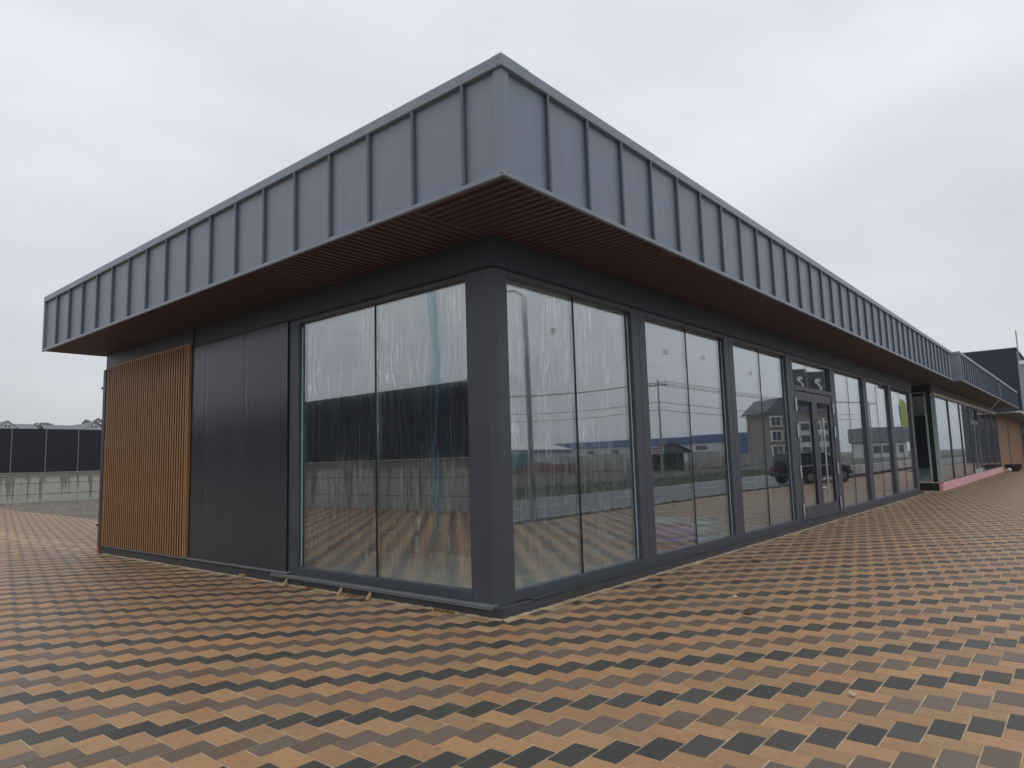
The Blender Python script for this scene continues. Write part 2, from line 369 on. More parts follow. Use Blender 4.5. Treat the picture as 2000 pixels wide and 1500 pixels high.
def thing(name, label, cat, loc=(0, 0, 0), rz=0.0, group=None):
    o = bpy.data.objects.new(name, None); col.objects.link(o); o.location = loc; o.rotation_euler = (0, 0, rz); o.empty_display_size = .3
    return tag(o, label, cat, group)
def solid(name, mb, mat, label, cat, group=None, loc=(0, 0, 0), smooth=False):
    o = bpy.data.objects.new(name, mb.mesh(name, mat, loc, smooth)); col.objects.link(o); o.location = loc
    return tag(o, label, cat, group)
def struct(name, mb, mat, kind='structure'):
    o = bpy.data.objects.new(name, mb.mesh(name, mat)); col.objects.link(o); o['kind'] = kind; return o
def px(x, y, d):
    """direction of a photograph pixel (2000 x 1500) carried to depth d metres along the view axis"""
    f = 1335.63
    return CAM + (cF + cR*((x-1000)/f) - cU*((y-750)/f))*d
def mir(x, y, d):
    """the same for something seen mirrored in the long glass front (plane y = 0.1)"""
    q = px(x, y, d); return Vector((q.x, 0.2-q.y, q.z))

# ------------------------------------------------------------------ the ground
def sheet(x0, x1, y0, y1, z): return MB().add([(x0,y0,z),(x1,y0,z),(x1,y1,z),(x0,y1,z)], [(0,1,2,3)])
struct('ground', sheet(-900, 900, -900, 900, -0.10), 'earth')
struct('road', sheet(-250, 320, -12.75, -6.55, -0.05), 'asphalt')
mk = MB()
for yy in (-6.95, -12.35): mk.add(sheet(-250, 320, yy-.06, yy+.06, -0.046).v, [(0,1,2,3)])
for i in range(60): mk.add(sheet(-120+i*6, -117+i*6, -9.71, -9.59, -0.046).v, [(0,1,2,3)])
struct('road_markings', mk, 'road_paint')
struct('grass_verge', sheet(-250, 320, -19.5, -12.75, -0.06), 'grass')
struct('verge_strip', sheet(-250, 320, -6.55, -5.95, -0.04), 'grass')
struct('gravel_yard', sheet(2.0, 42, 10.3, 41.0, -0.010), 'gravel')
# paving bed: an L round the shop
bed = MB()
for q in ((-10.2, 75, -5.95, 0.3), (-10.2, 0.3, 0.3, 41.0)): bed.add(sheet(*q, -0.0042).v, [(0,1,2,3)])
bed.add([(.3, 10.2, -.0042), (3.0, 10.2, -.0042), (4.45, 41.0, -.0042), (.3, 41.0, -.0042)], [(0, 1, 2, 3)])
paving = struct('paving', bed, 'joint_sand')

# ------------------------------------------------------------------ herringbone pavers
PA, PB, PX, PY, JT = 0.2590, 0.1600, -2.803, -0.560, 0.0090
OCH = [(0.384, 0.221, 0.108), (0.374, 0.209, 0.100), (0.395, 0.227, 0.110), (0.356, 0.214, 0.109), (0.386, 0.210, 0.101), (0.336, 0.204, 0.104)]
BRN = [(0.132, 0.094, 0.067), (0.142, 0.103, 0.075), (0.122, 0.087, 0.063), (0.136, 0.095, 0.065), (0.150, 0.111, 0.083)]
DRK = [(0.056, 0.053, 0.044), (0.064, 0.060, 0.050), (0.050, 0.048, 0.041), (0.070, 0.067, 0.057), (0.060, 0.054, 0.043)]
FRESH = (0.50, 0.33, 0.185)
def paved(x, y):
    if x < -10.1 or x > 74 or y < -5.9 or y > 40.9: return False
    if y < -0.065: return not (23.3 < x and y > -0.37)
    if x < -0.065: return True
    return y > 10.25 and x < 2.98 + (y-10.2)*.047
blocks = []
N = 420
for r_ in range(-90, 260):
    for i in range(-N, N):
        X = PX + i*PB + r_*PA; Y = PY - i*PB + r_*PA
        if X < -11 or X > 75 or Y < -7 or Y > 42: continue
        kindc = 2 if r_ % 2 == 0 else 1
        for (x0, x1, y0, y1, c) in ((X, X+PA, Y-PB, Y, kindc), (X+PA, X+PA+PB, Y-PB, Y-PB+PA, 0)):
            cx, cy = (x0+x1)/2, (y0+y1)/2
            if not paved(cx, cy): continue
            if x1 > -0.06 and y1 > -0.06:      # cut along the walls
                if cy < -0.06 and cx > -0.06: y1 = min(y1, -0.055 if cx < 23.3 else -0.34)
                elif cx < -0.06 and cy > -0.06: x1 = min(x1, -0.055)
                elif cx < -0.06: pass
            if x1-x0 < .05 or y1-y0 < .05: continue
            blocks.append((x0, x1, y0, y1, c))
def in_frame(x, y):
    d = Vector((x, y, 0)) - CAM; z = d.dot(cF)
    if z < .3: return None
    u, v = d.dot(cR)/z*1335.63, d.dot(cU)/z*1335.63
    return (z if abs(u) < 1040 and abs(v) < 790 else None)
near = []
for bi, (x0, x1, y0, y1, c) in enumerate(blocks):
    if x0 < 3 and y0 < 4:
        z = in_frame((x0+x1)/2, (y0+y1)/2)
        if z and abs((x1-x0)*(y1-y0) - PA*PB) < 1e-6: near.append((z, bi))
near.sort(); single = set(bi for _, bi in near[:300])
def block_geo(x0, x1, y0, y1, top, tx=0.0, ty=0.0):
    e = 0.0032; h = JT/2
    x0 += h; x1 -= h; y0 += h; y1 -= h; cx, cy = (x0+x1)/2, (y0+y1)/2
    def z(x, y, d): return top - d + tx*(x-cx) + ty*(y-cy)
    V = []
    for d, ins in ((0.0075, 0), (0.0028, 0), (0, e)):
        for (x, y) in ((x0+ins, y0+ins), (x1-ins, y0+ins), (x1-ins, y1-ins), (x0+ins, y1-ins)): V.append((x, y, z(x, y, d)))
    F = [(8, 9, 10, 11)]
    for a in (0, 4):
        for k in range(4): F.append((a+k, a+(k+1) % 4, a+4+(k+1) % 4, a+4+k))
    return V, F
def block_col(c, x, y, rg):
    base = (OCH, BRN, DRK)[c][rg.integers(0, 5)]
    j = 1 + rg.normal(0, .045)
    base = tuple(v*j for v in base)
    edge = min(abs(y) if x > -.1 else 9, abs(x) if y > -.1 else 9, math.hypot(x, y))
    if edge < 0.42 and rg.random() < (0.75 if c == 0 else 0.35):       # sand swept against the wall
        t = .55 if c == 0 else .3; base = tuple(a*(1-t)+b*t for a, b in zip(base, FRESH))
    return base
def set_col(me, cols_per_vert):
    at = me.color_attributes.new('col', 'FLOAT_COLOR', 'POINT')
    arr = np.ones((len(me.vertices), 4), np.float32); arr[:, :3] = cols_per_vert; at.data.foreach_set('color', arr.ravel())
protos = {}
for o_ in (0, 1):
    for c in (0, 1, 2):
        for k in range(6):
            if (o_ == 0) == (c == 0): continue
            w, h = (PA, PB) if o_ == 0 else (PB, PA)
            V, F = block_geo(-w/2, w/2, -h/2, h/2, 0.0)
            me = bpy.data.meshes.new('paver'); me.from_pydata(V, [], F); me.materials.append(MATS['paver_concrete'])
            set_col(me, np.array([block_col(c, -3, -3, rng)]*len(V))); protos[c, k] = me
for bi in sorted(single):
    x0, x1, y0, y1, c = blocks[bi]
    o = bpy.data.objects.new('paver', protos[c, random.randrange(6)]); col.objects.link(o); o.parent = paving
    o.location = ((x0+x1)/2, (y0+y1)/2, random.uniform(-.0012, .0012)); o.rotation_euler = (random.gauss(0, .003), random.gauss(0, .003), random.gauss(0, .003))
V, F, Cc = [], [], []
for bi, (x0, x1, y0, y1, c) in enumerate(blocks):
    if bi in single: continue
    v, f = block_geo(x0, x1, y0, y1, rng.uniform(-.0012, .0012), rng.normal(0, .004), rng.normal(0, .004))
    n = len(V); V += v; F += [tuple(n+i for i in q) for q in f]; Cc += [block_col(c, (x0+x1)/2, (y0+y1)/2, rng)]*12
me = bpy.data.meshes.new('pavers'); me.from_pydata(V, [], F); me.materials.append(MATS['paver_concrete']); set_col(me, np.array(Cc))
o = bpy.data.objects.new('pavers', me); col.objects.link(o); o.parent = paving; o['kind'] = 'stuff'

# ------------------------------------------------------------------ the corner shop
OX, OY, ZT, ZB = 1.02, 1.045, 4.838, 3.793
LF, RF = 10.40, 22.80          # ends of the roof edge
LW, RW = 10.06, 21.25          # ends of the walls
shop = thing('shop_building', 'dark grey corner shop with deep standing-seam roof edge, tall glazing and wooden slat screen', 'building')
# --- roof edge panels: left face (x = -OX, along y), right face (y = -OY, along x)
def fascia_panel_mesh(w):
    z0, z1 = ZB+.03, ZT-.09; mb = MB(); pr = [0, w*.31, w*.318, w*.326, w*.334, w*.64, w*.648, w*.656, w*.664, w]
    dp = [0, 0, .0022, .0022, 0, 0, .0022, .0022, 0, 0]
    V = [(-d, u, z0) for u, d in zip(pr, dp)] + [(-d, u, z1) for u, d in zip(pr, dp)] + [(.012, 0, z0), (.012, w, z0), (.012, 0, z1), (.012, w, z1)]
    n = len(pr); F = [(i, i+1, n+i+1, n+i) for i in range(n-1)] + [(2*n, 2*n+1, 2*n+3, 2*n+2)]
    mb.add(V, F); return mb.mesh('fascia_panel', 'fascia_metal')
seam_mb = MB().box(-.044, .0, -.010, .010, ZB+.045, ZT-.095, .003); seam_mb.box(-.044, -.030, .010, .022, ZB+.045, ZT-.097, .002)
seam_me = seam_mb.mesh('standing_seam', 'seam_shaded_metal')
def run(parent, start, end, cuts, side, plane):
    pts = [start] + cuts + [end]
    cache = {}
    for a, b_ in zip(pts[:-1], pts[1:]):
        w = round(b_-a-.002, 3)
        if w not in cache: cache[w] = fascia_panel_mesh(w)
        if side == 'L': inst('fascia_panel', cache[w], parent, (plane, a+.001, 0))
        else:           inst('fascia_panel', cache[w], parent, (b_-.001, plane, 0), R(90))
    for c in cuts:
        if side == 'L': inst('standing_seam', seam_me, parent, (plane, c, 0))
        else:           inst('standing_seam', seam_me, parent, (c, plane, 0), R(90))
left_cuts = [-0.60 + .6425*k for k in range(17)]
right_cuts = [-0.38 + .6235*k for k in range(18)]; right_cuts += [right_cuts[-1] + .6525*(k+1) for k in range(19)]
right_cuts = [c for c in right_cuts if c < RF-.25]
FXL, FYR = -OX+.036, -OY+.036
run(shop, -OY+.10, LF-.06, left_cuts, 'L', FXL)
run(shop, -OX+.10, RF-.05, right_cuts, 'R', FYR)
mb = MB()   # corner cover strip
mb.box(-OX+.012, -OX+.034, -OY+.012, -OY+.105, ZB+.03, ZT-.095, .002); mb.box(-OX+.0341, -OX+.105, -OY+.012, -OY+.034, ZB+.03, ZT-.095, .002)
part('corner_trim', mb, 'fascia_metal', shop)
mb = MB()   # coping
for (x0, x1, y0, y1) in ((-OX-.012, -OX+.35, -OY-.012, LF),):
    mb.box(x0, x1, y0, y1, ZT-.105, ZT, .006)
part('coping', mb, 'trim_metal', shop)
mb = MB().box(-OX+.3501, RF, -OY-.012, -OY+.35, ZT-.105, ZT-.001, .006).box(-OX-.0135, -OX+.355, -OY-.0145, -OY+.1, ZT-.108, ZT+.002, .005)
part('coping', mb, 'trim_metal', shop)
for (x, y, z) in ((-OX-.015, -OY+.03, ZT-.03), (-OX-.015, -OY+.03, ZT-.085), (-OX-.012, -OY+.02, ZB+.022)):
    part('screw', MB().tube([(x, y, z), (x-.006, y, z)], .007, 8), 'screw_metal', shop)
mb = MB().box(-OX-.008, -OX+.03, -OY-.008, LF, ZB-.002, ZB+.042, .004)
part('drip_edge', mb, 'trim_metal', shop)
mb = MB().box(-OX+.0301, RF+.03, -OY-.008, -OY+.03, ZB-.003, ZB+.041, .004)
part('drip_edge', mb, 'trim_metal', shop)
mb = MB().box(-OX+.02, 0, LF-.05, LF-.005, ZB+.01, ZT-.11)    # end cheeks
part('end_cheek', mb, 'fascia_metal', shop); part('end_trim', MB().box(-OX-.006, -OX+.05, LF-.055, LF+.004, ZB+.043, ZT-.106, .004), 'trim_metal', shop)
part('end_cheek', MB().box(RF-.045, RF-.01, -OY+.02, .5, ZB+.01, ZT-.11), 'fascia_metal', shop)
# --- corrugated soffit
def corrugated(u0, u1, v0, v1, axis):
    """ribs along v, stepping along u; axis tells which world axis u is"""
    p_ = .105; V = []; F = []; u = u0; prof = []
    while u < u1-.001:
        for du, dz in ((0, 0), (.050, 0), (.056, .040), (.099, .040)): 
            if u+du <= u1: prof.append((u+du, ZB+.004+dz))
        u += p_
    prof.append((u1, ZB+.004))
    for (a, z) in prof:
        V += [(a, v0, z), (a, v1, z)] if axis == 'x' else [(v0, a, z), (v1, a, z)]
    F = [(2*i, 2*i+1, 2*i+3, 2*i+2) for i in range(len(prof)-1)]
    return MB().add(V, F)
nx = 8; xs = [-OX+.031 + (RF-.05+OX-.03)*k/nx for k in range(nx+1)]
for a, b_ in zip(xs[:-1], xs[1:]): part('soffit_panel', corrugated(a, b_-.004, -OY+.031, 0.06, 'x'), 'soffit_metal', shop)
ny = 4; ys = [.075 + (LF-.06-.075)*k/ny for k in range(ny+1)]
for a, b_ in zip(ys[:-1], ys[1:]): part('soffit_panel', corrugated(a, b_-.004, -OX+.031, 0.06, 'y'), 'soffit_metal', shop)
part('soffit_joint', MB().box(-OX+.031, .02, .058, .076, ZB-.004, ZB+.024, .003), 'soffit_metal', shop)
part('soffit_joint', MB().box(-OX+.031, -OX+.055, -OY+.031, LF-.05, ZB+.0452, ZB+.0495).box(-OX+.056, RF-.05, -OY+.031, -OY+.055, ZB+.0452, ZB+.0495), 'black_rubber', shop)
part('roof', MB().box(-OX+.36, RF-.05, -OY+.36, LF-.06, 4.58, 4.66).box(-OX+.04, RF-.06, -OY+.04, LF-.07, ZB+.05, ZB+.09), 'roof_membrane', shop)
# --- beam under the soffit, plinth
part('beam', MB().box(-.004, .22, -.004, LW-.01, 3.485, ZB+.02, .004), 'beam_shaded_metal', shop)
part('beam', MB().box(.2201, RW, -.004, .22, 3.486, ZB+.02, .004), 'beam_shaded_metal', shop)
part('beam_drip', MB().box(-.006, .03, -.006, LW-.1, 3.462, 3.4845).box(.0301, RW-.1, -.006, .03, 3.462, 3.4845), 'black_rubber', shop)
part('plinth', MB().box(-.045, .25, -.045, LW, -.06, .118, .008), 'plinth_metal', shop)
part('plinth', MB().box(.2501, RW+.25, -.045, .25, -.06, .117, .008), 'plinth_metal', shop)
part('window_sill', MB().box(-.075, .06, .05, 4.0, .100, .124, .006).box(-.077, -.066, .05, 4.0, .086, .1002, .002), 'sill_metal', shop)
part('window_sill', MB().box(.40, RW+.05, -.062, .06, .1175, .128, .003), 'plinth_metal', shop)
part('base_flashing', MB().box(-.058, .03, 3.62, LW-.02, .128, .156, .004), 'sill_metal', shop)
# --- corner post
part('corner_post', MB().prism([(.0, .385), (.0, .10), (.045, .0), (.205, .0), (.205, .385)], 'z', .12, 3.462), 'frame_metal', shop)
part('screw', MB().tube([(0, .18, .23), (-.006, .18, .23)], .009, 8), 'screw_metal', shop)

# --- windows
def window(parent, a0, a1, z0, z1, side, plane, mat, mull=True, fw=(.14, .14), tilt=.0022, smear_seed=0, edge=True, head=3.46, foot=.125, frame_mat='frame_metal', depth=.10):
    """a0..a1: clear opening; side 'R' faces -y (along x), 'L' faces -x (along y)"""
    def bx(mb, u0, u1, d0, d1, zz0, zz1, b=.0):
        return mb.box(u0, u1, plane+d0, plane+d1, zz0, zz1, b) if side == 'R' else mb.box(plane+d0, plane+d1, u0, u1, zz0, zz1, b)
    fr = MB()
    bx(fr, a0-fw[0]+.003, a0, 0, depth+.05, foot, head, .006); bx(fr, a1, a1+fw[1]-.003, 0, depth+.05, foot, head, .006)
    bx(fr, a0+.0005, a1-.0005, .002, depth+.05, z1, head, .004); bx(fr, a0+.0005, a1-.0005, .002, depth+.05, foot, z0-.012, .004)
    bx(fr, a0+.0005, a1-.0005, .004, depth+.03, z0-.0115, z0, .003)
    w = part('window', fr, frame_mat, parent)
    mid = (a0+a1)/2; segs = [(a0, mid-.013), (mid+.013, a1)] if mull else [(a0, a1)]
    for (u0, u1) in segs:
        ce = ((u0+u1)/2, plane+depth+.011, (z0+z1)/2) if side == 'R' else (plane+depth+.011, (u0+u1)/2, (z0+z1)/2)
        hw, hz = (u1-u0)/2, (z1-z0)/2
        pm = MB().box(-hw, hw, -.010, .010, -hz, hz) if side == 'R' else MB().box(-.010, .010, -hw, hw, -hz, hz)
        po = bpy.data.objects.new('pane', pm.mesh('pane', mat)); col.objects.link(po); po.parent = w; po.location = Vector(ce) - origin(w)
        t1, t2 = random.uniform(-tilt, tilt), random.uniform(-tilt*.5, tilt*.5)
        po.rotation_euler = (t2, 0, t1) if side == 'R' else (0, t2, t1)
    if mull: part('pane_joint', bx(MB(), mid-.0129, mid+.0129, depth-.004, depth+.024, z0, z1), 'black_rubber', w)
    if edge: part('film_edge', bx(MB(), a1-.026, a1-.006, depth-.004, depth-.001, z0+.01, z1-.06), 'film_edge', w)
    return w
Z0, Z1 = .225, 3.405
posts = [2.905+2.985*k for k in range(6)]
wl_ = window(shop, .39, 3.475, Z0, Z1, 'L', 0.0, 'glass_smeared', fw=(.0, .22), tilt=.0012, depth=.05)
edges_ = [.205] + posts + [20.95]
for k in range(7):
    if k == 3: continue
    a0 = .205+.0 if k == 0 else edges_[k]+.185
    a1 = edges_[k+1]-.185 if k < 6 else 20.80
    window(shop, a0, a1, Z0-.01*(k > 1), Z1, 'R', 0.0, 'glass_smeared' if k < 1 else 'glass_clean', fw=(.0 if k == 0 else .185, .185 if k < 6 else .20), edge=k < 3, depth=.055)
part('end_post', MB().box(21.03, 21.16, 0, .16, .125, 3.46, .006), 'frame_metal', shop)
for k, x in enumerate((.45, 1.3, 2.1, 3.4, 4.2, 5.3, 6.3, 7.4, 8.4)):
    part('screw', MB().tube([(x, .002, .165), (x, -.006, .165)], .009, 8), 'screw_metal', shop)
for y in (.75, 1.95, 3.3): part('screw', MB().tube([(.002, y, .165), (-.006, y, .165)], .009, 8), 'screw_metal', shop)
for (x, z, w) in ((3.78, 2.98, .03), (5.02, 3.02, .03), (6.95, 2.93, .03), (1.10, 2.95, .028)):
    part('sticker', MB().box(x-w, x+w, .050, .0535, z-w*1.2, z+w*1.2), 'tape', shop)
# loose protective film on the corner window
def film_strip(y0, w0, seed):
    rs = random.Random(seed); V = []; n = 26
    for i in range(n+1):
        z = .25 + (3.395-.25)*i/n; c = y0 + .03*math.sin(i*.5+seed) + rs.uniform(-.012, .012); w = w0*(.55+.45*abs(math.sin(i*.35+seed*2)))
        for s_, dx in ((-1, .088), (0, .080), (1, .088)): V.append((dx-.045, c+s_*w, z))
    F = [(3*i+k, 3*i+k+1, 3*i+k+4, 3*i+k+3) for i in range(n) for k in (0, 1)]
    return MB().add(V, F)
part('loose_film', film_strip(.93, .075, 1.0), 'loose_film', wl_, True, 'bluish strip of loose protective film')

# --- double door in the fourth bay
dx0, dx1, dm, DT = posts[2]+.185, posts[3]-.185, (posts[2]+posts[3])/2, 2.76
fr = MB()
fr.box(posts[2]+.003, dx0, 0, .15, .125, 3.46, .006); fr.box(dx1, posts[3]-.003, 0, .15, .125, 3.46, .006)
fr.box(dx0+.0005, dx1-.0005, .002, .15, 3.385, 3.46, .004); fr.box(dx0+.0005, dx1-.0005, .0, .15, DT, DT+.10, .004); fr.box(dx0+.0005, dx1-.0005, .01, .15, .1185, .135, .002)
dfm = part('door_frame', fr, 'frame_metal', shop)
part('transom_pane', MB().box(dx0, dx1, .06, .08, DT+.10, 3.385), 'glass_clean', dfm)
for s_, (u0, u1) in enumerate(((dx0+.012, dm-.004), (dm+.004, dx1-.012))):
    st = .17; lf = MB()
    lf.box(u0, u0+st, .012, .09, .145, DT-.012, .006); lf.box(u1-st, u1, .012, .09, .145, DT-.012, .006)
    lf.box(u0+st+.0005, u1-st-.0005, .014, .088, DT-.20, DT-.012, .004); lf.box(u0+st+.0005, u1-st-.0005, .014, .088, .145, .40, .004)
    dl = part('door', lf, 'frame_metal', shop)
    part('pane', MB().box(u0+st, u1-st, .045, .065, .40, DT-.20), 'glass_clean', dl)
    part('gasket', MB().box(u0+st, u0+st+.012, .030, .044, .40, DT-.20).box(u1-st-.012, u1-st, .030, .044, .40, DT-.20), 'black_rubber', dl)
    hx = u0-.006 if s_ == 0 else u1+.006
    for z in (.36, 1.12, 1.93, 2.47): part('hinge', MB().tube([(hx, -.016, z-.12), (hx, -.016, z-.005)], .022, 12).tube([(hx, -.016, z+.005), (hx, -.016, z+.12)], .022, 12).tube([(hx, -.016, z-.13), (hx, -.016, z+.13)], .012, 8), 'steel', dl, True)
    if s_ == 0: part('hinge_shadow_strip', MB().box(hx-.004, hx+.03, .001, .011, .15, DT-.02), 'black_rubber', dl)
    if s_ == 1:
        hd = MB().tube([(u0+.20, -.085, .47), (u0+.20, -.085, 2.22)], .017, 14)
        for z in (.74, 1.95): hd.tube([(u0+.08, .015, z), (u0+.20, -.085, z)], .011, 8)
        part('handle', hd, 'steel', dl, True)

# --- left wall: ribbed panels and slat screen
def ribbed(y0, y1):
    V = []; u = y0; prof = [(0, y0)]; p_ = .0665
    while u < y1-p_:
        prof += [(0, u+.006), (.0022, u+.012), (.0022, u+p_-.012), (0, u+p_-.006)]; u += p_
    prof.append((0, y1)); prof = sorted(set(prof), key=lambda q: q[1])
    n = len(prof); V = [(-d-.02, y, .157) for d, y in prof] + [(-d-.02, y, 3.462) for d, y in prof] + [(.06, y0, .157), (.06, y1, .157), (.06, y0, 3.462), (.06, y1, 3.462)]
    F = [(i, i+1, n+i+1, n+i) for i in range(n-1)] + [(0, n, 2*n+2, 2*n), (n-1, 2*n-1, 2*n+3, 2*n+1)]
    return MB().add(V, F)
for a, b_ in ((3.705, 4.835), (4.842, 6.02), (6.027, 6.44)): part('wall_panel', ribbed(a, b_), 'panel_metal', shop)
part('panel_backing', MB().box(-.012, .2, 3.702, LW-.06, .13, 3.48), 'black_rubber', shop)
part('wall_end_trim', MB().box(-.078, .12, 9.945, LW, .12, 3.484, .004), 'frame_metal', shop)
part('wall_head_trim', MB().box(-.032, -.013, 6.45, LW-.002, 3.545, ZB+.003, .003), 'frame_metal', shop)
SL0, SL1 = 6.50, 9.915
sf = MB().box(-.064, -.012, SL0-.005, SL0+.035, .160, 3.50, .003).box(-.064, -.012, SL1-.02, SL1+.01, .160, 3.50, .003).box(-.065, -.012, SL0-.004, SL1+.009, 3.501, 3.535, .003)
part('slat_frame', sf, 'slat_wood', shop)
part('slat_groove_shade', MB().box(-.0305, -.0125, SL0+.036, SL1-.021, .160, 3.50), 'slat_groove_shade', shop, label='dark backing behind the slats, groove shade in its colour')
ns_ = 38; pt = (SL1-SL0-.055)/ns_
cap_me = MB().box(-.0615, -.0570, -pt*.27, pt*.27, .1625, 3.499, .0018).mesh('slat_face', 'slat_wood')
slat_me = MB().prism([(-.0569, -pt*.26), (-.0569, pt*.26), (-.031, pt*.26), (-.031, -pt*.26)], 'z', .162, 3.4995).mesh('slat', 'slat_groove_shade')
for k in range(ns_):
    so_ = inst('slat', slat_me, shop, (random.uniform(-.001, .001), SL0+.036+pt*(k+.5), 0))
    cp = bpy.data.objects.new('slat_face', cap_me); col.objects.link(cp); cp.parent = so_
# --- hidden sides and the inside
part('back_wall', MB().box(.13, RW, LW-.12, LW, .0, ZB+.03), 'panel_metal', shop)
part('side_wall', MB().box(21.165, RW, .17, LW-.13, .0, ZB+.03), 'panel_metal', shop)
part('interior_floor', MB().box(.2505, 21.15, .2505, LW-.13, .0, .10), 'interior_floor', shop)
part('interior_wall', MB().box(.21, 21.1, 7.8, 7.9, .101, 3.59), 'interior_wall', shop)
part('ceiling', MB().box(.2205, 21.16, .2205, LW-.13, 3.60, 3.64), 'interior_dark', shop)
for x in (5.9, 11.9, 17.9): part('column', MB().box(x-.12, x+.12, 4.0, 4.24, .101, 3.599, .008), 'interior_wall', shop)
# --- downpipe at the far back corner
dp = thing('downpipe', 'thin dark downpipe with two clamps on the back corner of the slat-screened wall', 'pipe', (.03, 10.14, 0))
part('pipe', MB().tube([(.03, 10.14, .27), (.03, 10.14, 3.75)], .032, 12), 'cable_black', dp, True)
part('pipe_foot', MB().tube([(.0, 10.15, -.02), (.0, 10.15, .29)], .050, 14), 'terracotta_pipe', dp, True, 'orange-red clay foot of the pipe')
for z in (.52, 3.14): part('clamp', MB().box(-.075, .06, 10.09, 10.17, z-.018, z+.018, .004), 'cable_black', dp)

# ------------------------------------------------------------------ the second, unfinished shop
S2 = thing('shop_building', 'unfinished grey shop with pink foam plinth and open gap beside it', 'building', (23.6, 0, 0))
F2Y, F2X0, F2X1 = -1.27, 23.02, 47.4
cuts = [F2X0+.30+.655*k for k in range(37)]; cuts = [c for c in cuts if c < F2X1-.2]
run(S2, F2X0+.09, F2X1-.03, cuts, 'R', F2Y+.036)
part('corner_trim', MB().box(F2X0, F2X0+.012, F2Y+.004, F2Y+.10, ZB+.03, ZT-.09).box(F2X0+.0121, F2X0+.09, F2Y+.004, F2Y+.016, ZB+.03, ZT-.09), 'trim_metal', S2)
part('coping', MB().box(F2X0-.012, F2X1, F2Y-.012, F2Y+.35, ZT-.10, ZT-.001, .006), 'trim_metal', S2)
part('drip_edge', MB().box(F2X0-.004, F2X1+.03, F2Y-.008, F2Y+.03, ZB-.002, ZB+.042, .004), 'trim_metal', S2)
part('end_cheek', MB().box(F2X0+.013, F2X0+.04, F2Y+.02, 1.0, ZB+.01, ZT-.1), 'fascia_metal', S2)
part('soffit_panel', corrugated(F2X0+.05, F2X1-.05, F2Y+.031, 1.2, 'x'), 'soffit_metal', S2)
part('roof', MB().box(F2X0+.05, F2X1-.05, F2Y+.36, 10, 4.58, 4.66), 'roof_membrane', S2)
part('beam', MB().box(23.62, 45.3, -.22, 0, 3.52, ZB+.02, .004), 'soffit_metal', S2)
part('head_board', MB().box(23.66, 45.2, -.27, -.21, 3.43, 3.519, .004), 'cream_foam', S2)
part('plinth', MB().box(23.62, 45.25, -.335, .0, -.06, .285, .01), 'pink_foam', S2)
part('plinth_foot', MB().box(23.46, 23.615, -.34, -.20, -.06, .19, .02), 'pink_foam', S2)
b2 = [23.60 + 3.045*k for k in range(8)]
for k in range(7):
    a0, a1 = b2[k]+.055, b2[k+1]-.055
    if k == 3:
        fr = MB().box(a0-.052, a0, -.30, -.16, .29, 3.43, .004).box(a1, a1+.052, -.30, -.16, .29, 3.43, .004).box(a0, a1, -.29, -.16, 3.36, 3.43).box(a0, a1, -.29, -.16, 2.72, 2.80)
        w2 = part('door_frame', fr, 'frame_metal', S2); part('transom_pane', MB().box(a0, a1, -.22, -.20, 2.80, 3.36), 'glass_plain', w2)
        mid = (a0+a1)/2
        for (u0, u1) in ((a0+.01, mid-.004), (mid+.004, a1-.01)):
            d2 = part('door', MB().box(u0, u0+.1, -.285, -.2, .30, 2.71, .004).box(u1-.1, u1, -.285, -.2, .30, 2.71, .004).box(u0+.1, u1-.1, -.283, -.2, 2.58, 2.71).box(u0+.1, u1-.1, -.283, -.2, .30, .50), 'sill_metal', S2)
            part('pane', MB().box(u0+.1, u1-.1, -.25, -.23, .50, 2.58), 'glass_plain', d2)
            part('packing_board', MB().box(u0+.12, u1-.12, -.30, -.286, .30, .47), 'pale_board', d2)
    else:
        window(S2, a0, a1, .335, 3.36, 'R', -.30, 'glass_plain', mull=False, fw=(.055, .055), edge=False, head=3.43, foot=.286, depth=.028)
# unfinished end wall facing the gap
part('end_jamb', MB().box(23.575, 23.70, -.30, -.17, .30, 3.50, .004), 'pale_board', S2)
part('end_post', MB().box(23.60, 23.72, -.165, -.02, .29, 3.55, .004), 'black_rubber', S2)
part('end_jamb', MB().box(23.585, 23.68, -.018, .045, .42, 3.40, .003), 'pale_board', S2)
part('foam_bead', MB().box(23.50, 23.62, -.20, 1.6, .268, .293, .01), 'cream_foam', S2)
part('end_plinth', MB().box(23.54, 23.615, -.195, 3.0, -.06, .267), 'black_rubber', S2)
part('end_beam', MB().box(23.56, 23.70, .05, 3.0, 3.40, 3.50).box(23.56, 23.70, -.17, 3.0, 3.56, ZB), 'black_rubber', S2)
part('interior_floor', MB().box(23.72, 45.2, .0, 10, .0, .29), 'interior_floor', S2)
part('interior_wall', MB().box(23.72, 45.2, 6.0, 6.1, .291, 3.6).box(45.1, 45.2, .0, 6, .291, 3.6), 'interior_wall', S2)
part('gap_wall', MB().box(21.3, 23.5, 3.0, 3.1, 0, ZB), 'interior_wall', S2)
part('ceiling', MB().box(23.72, 45.2, .01, 6, 3.60, 3.64), 'interior_dark', S2)
cb = MB().tube([(34.9, -1.30, 4.50), (35.3, -1.36, 4.46), (35.6, -1.33, 4.3), (35.9, -1.31, 4.05), (35.75, -1.25, 3.75), (35.5, -1.0, 3.45), (36.2, -.7, 3.22), (37.5, -.4, 3.30)], .012, 6)
solid('loose_cable', cb, 'cable_white', 'pale loose cable dangling from the roof edge of the unfinished shop', 'cable', smooth=True)

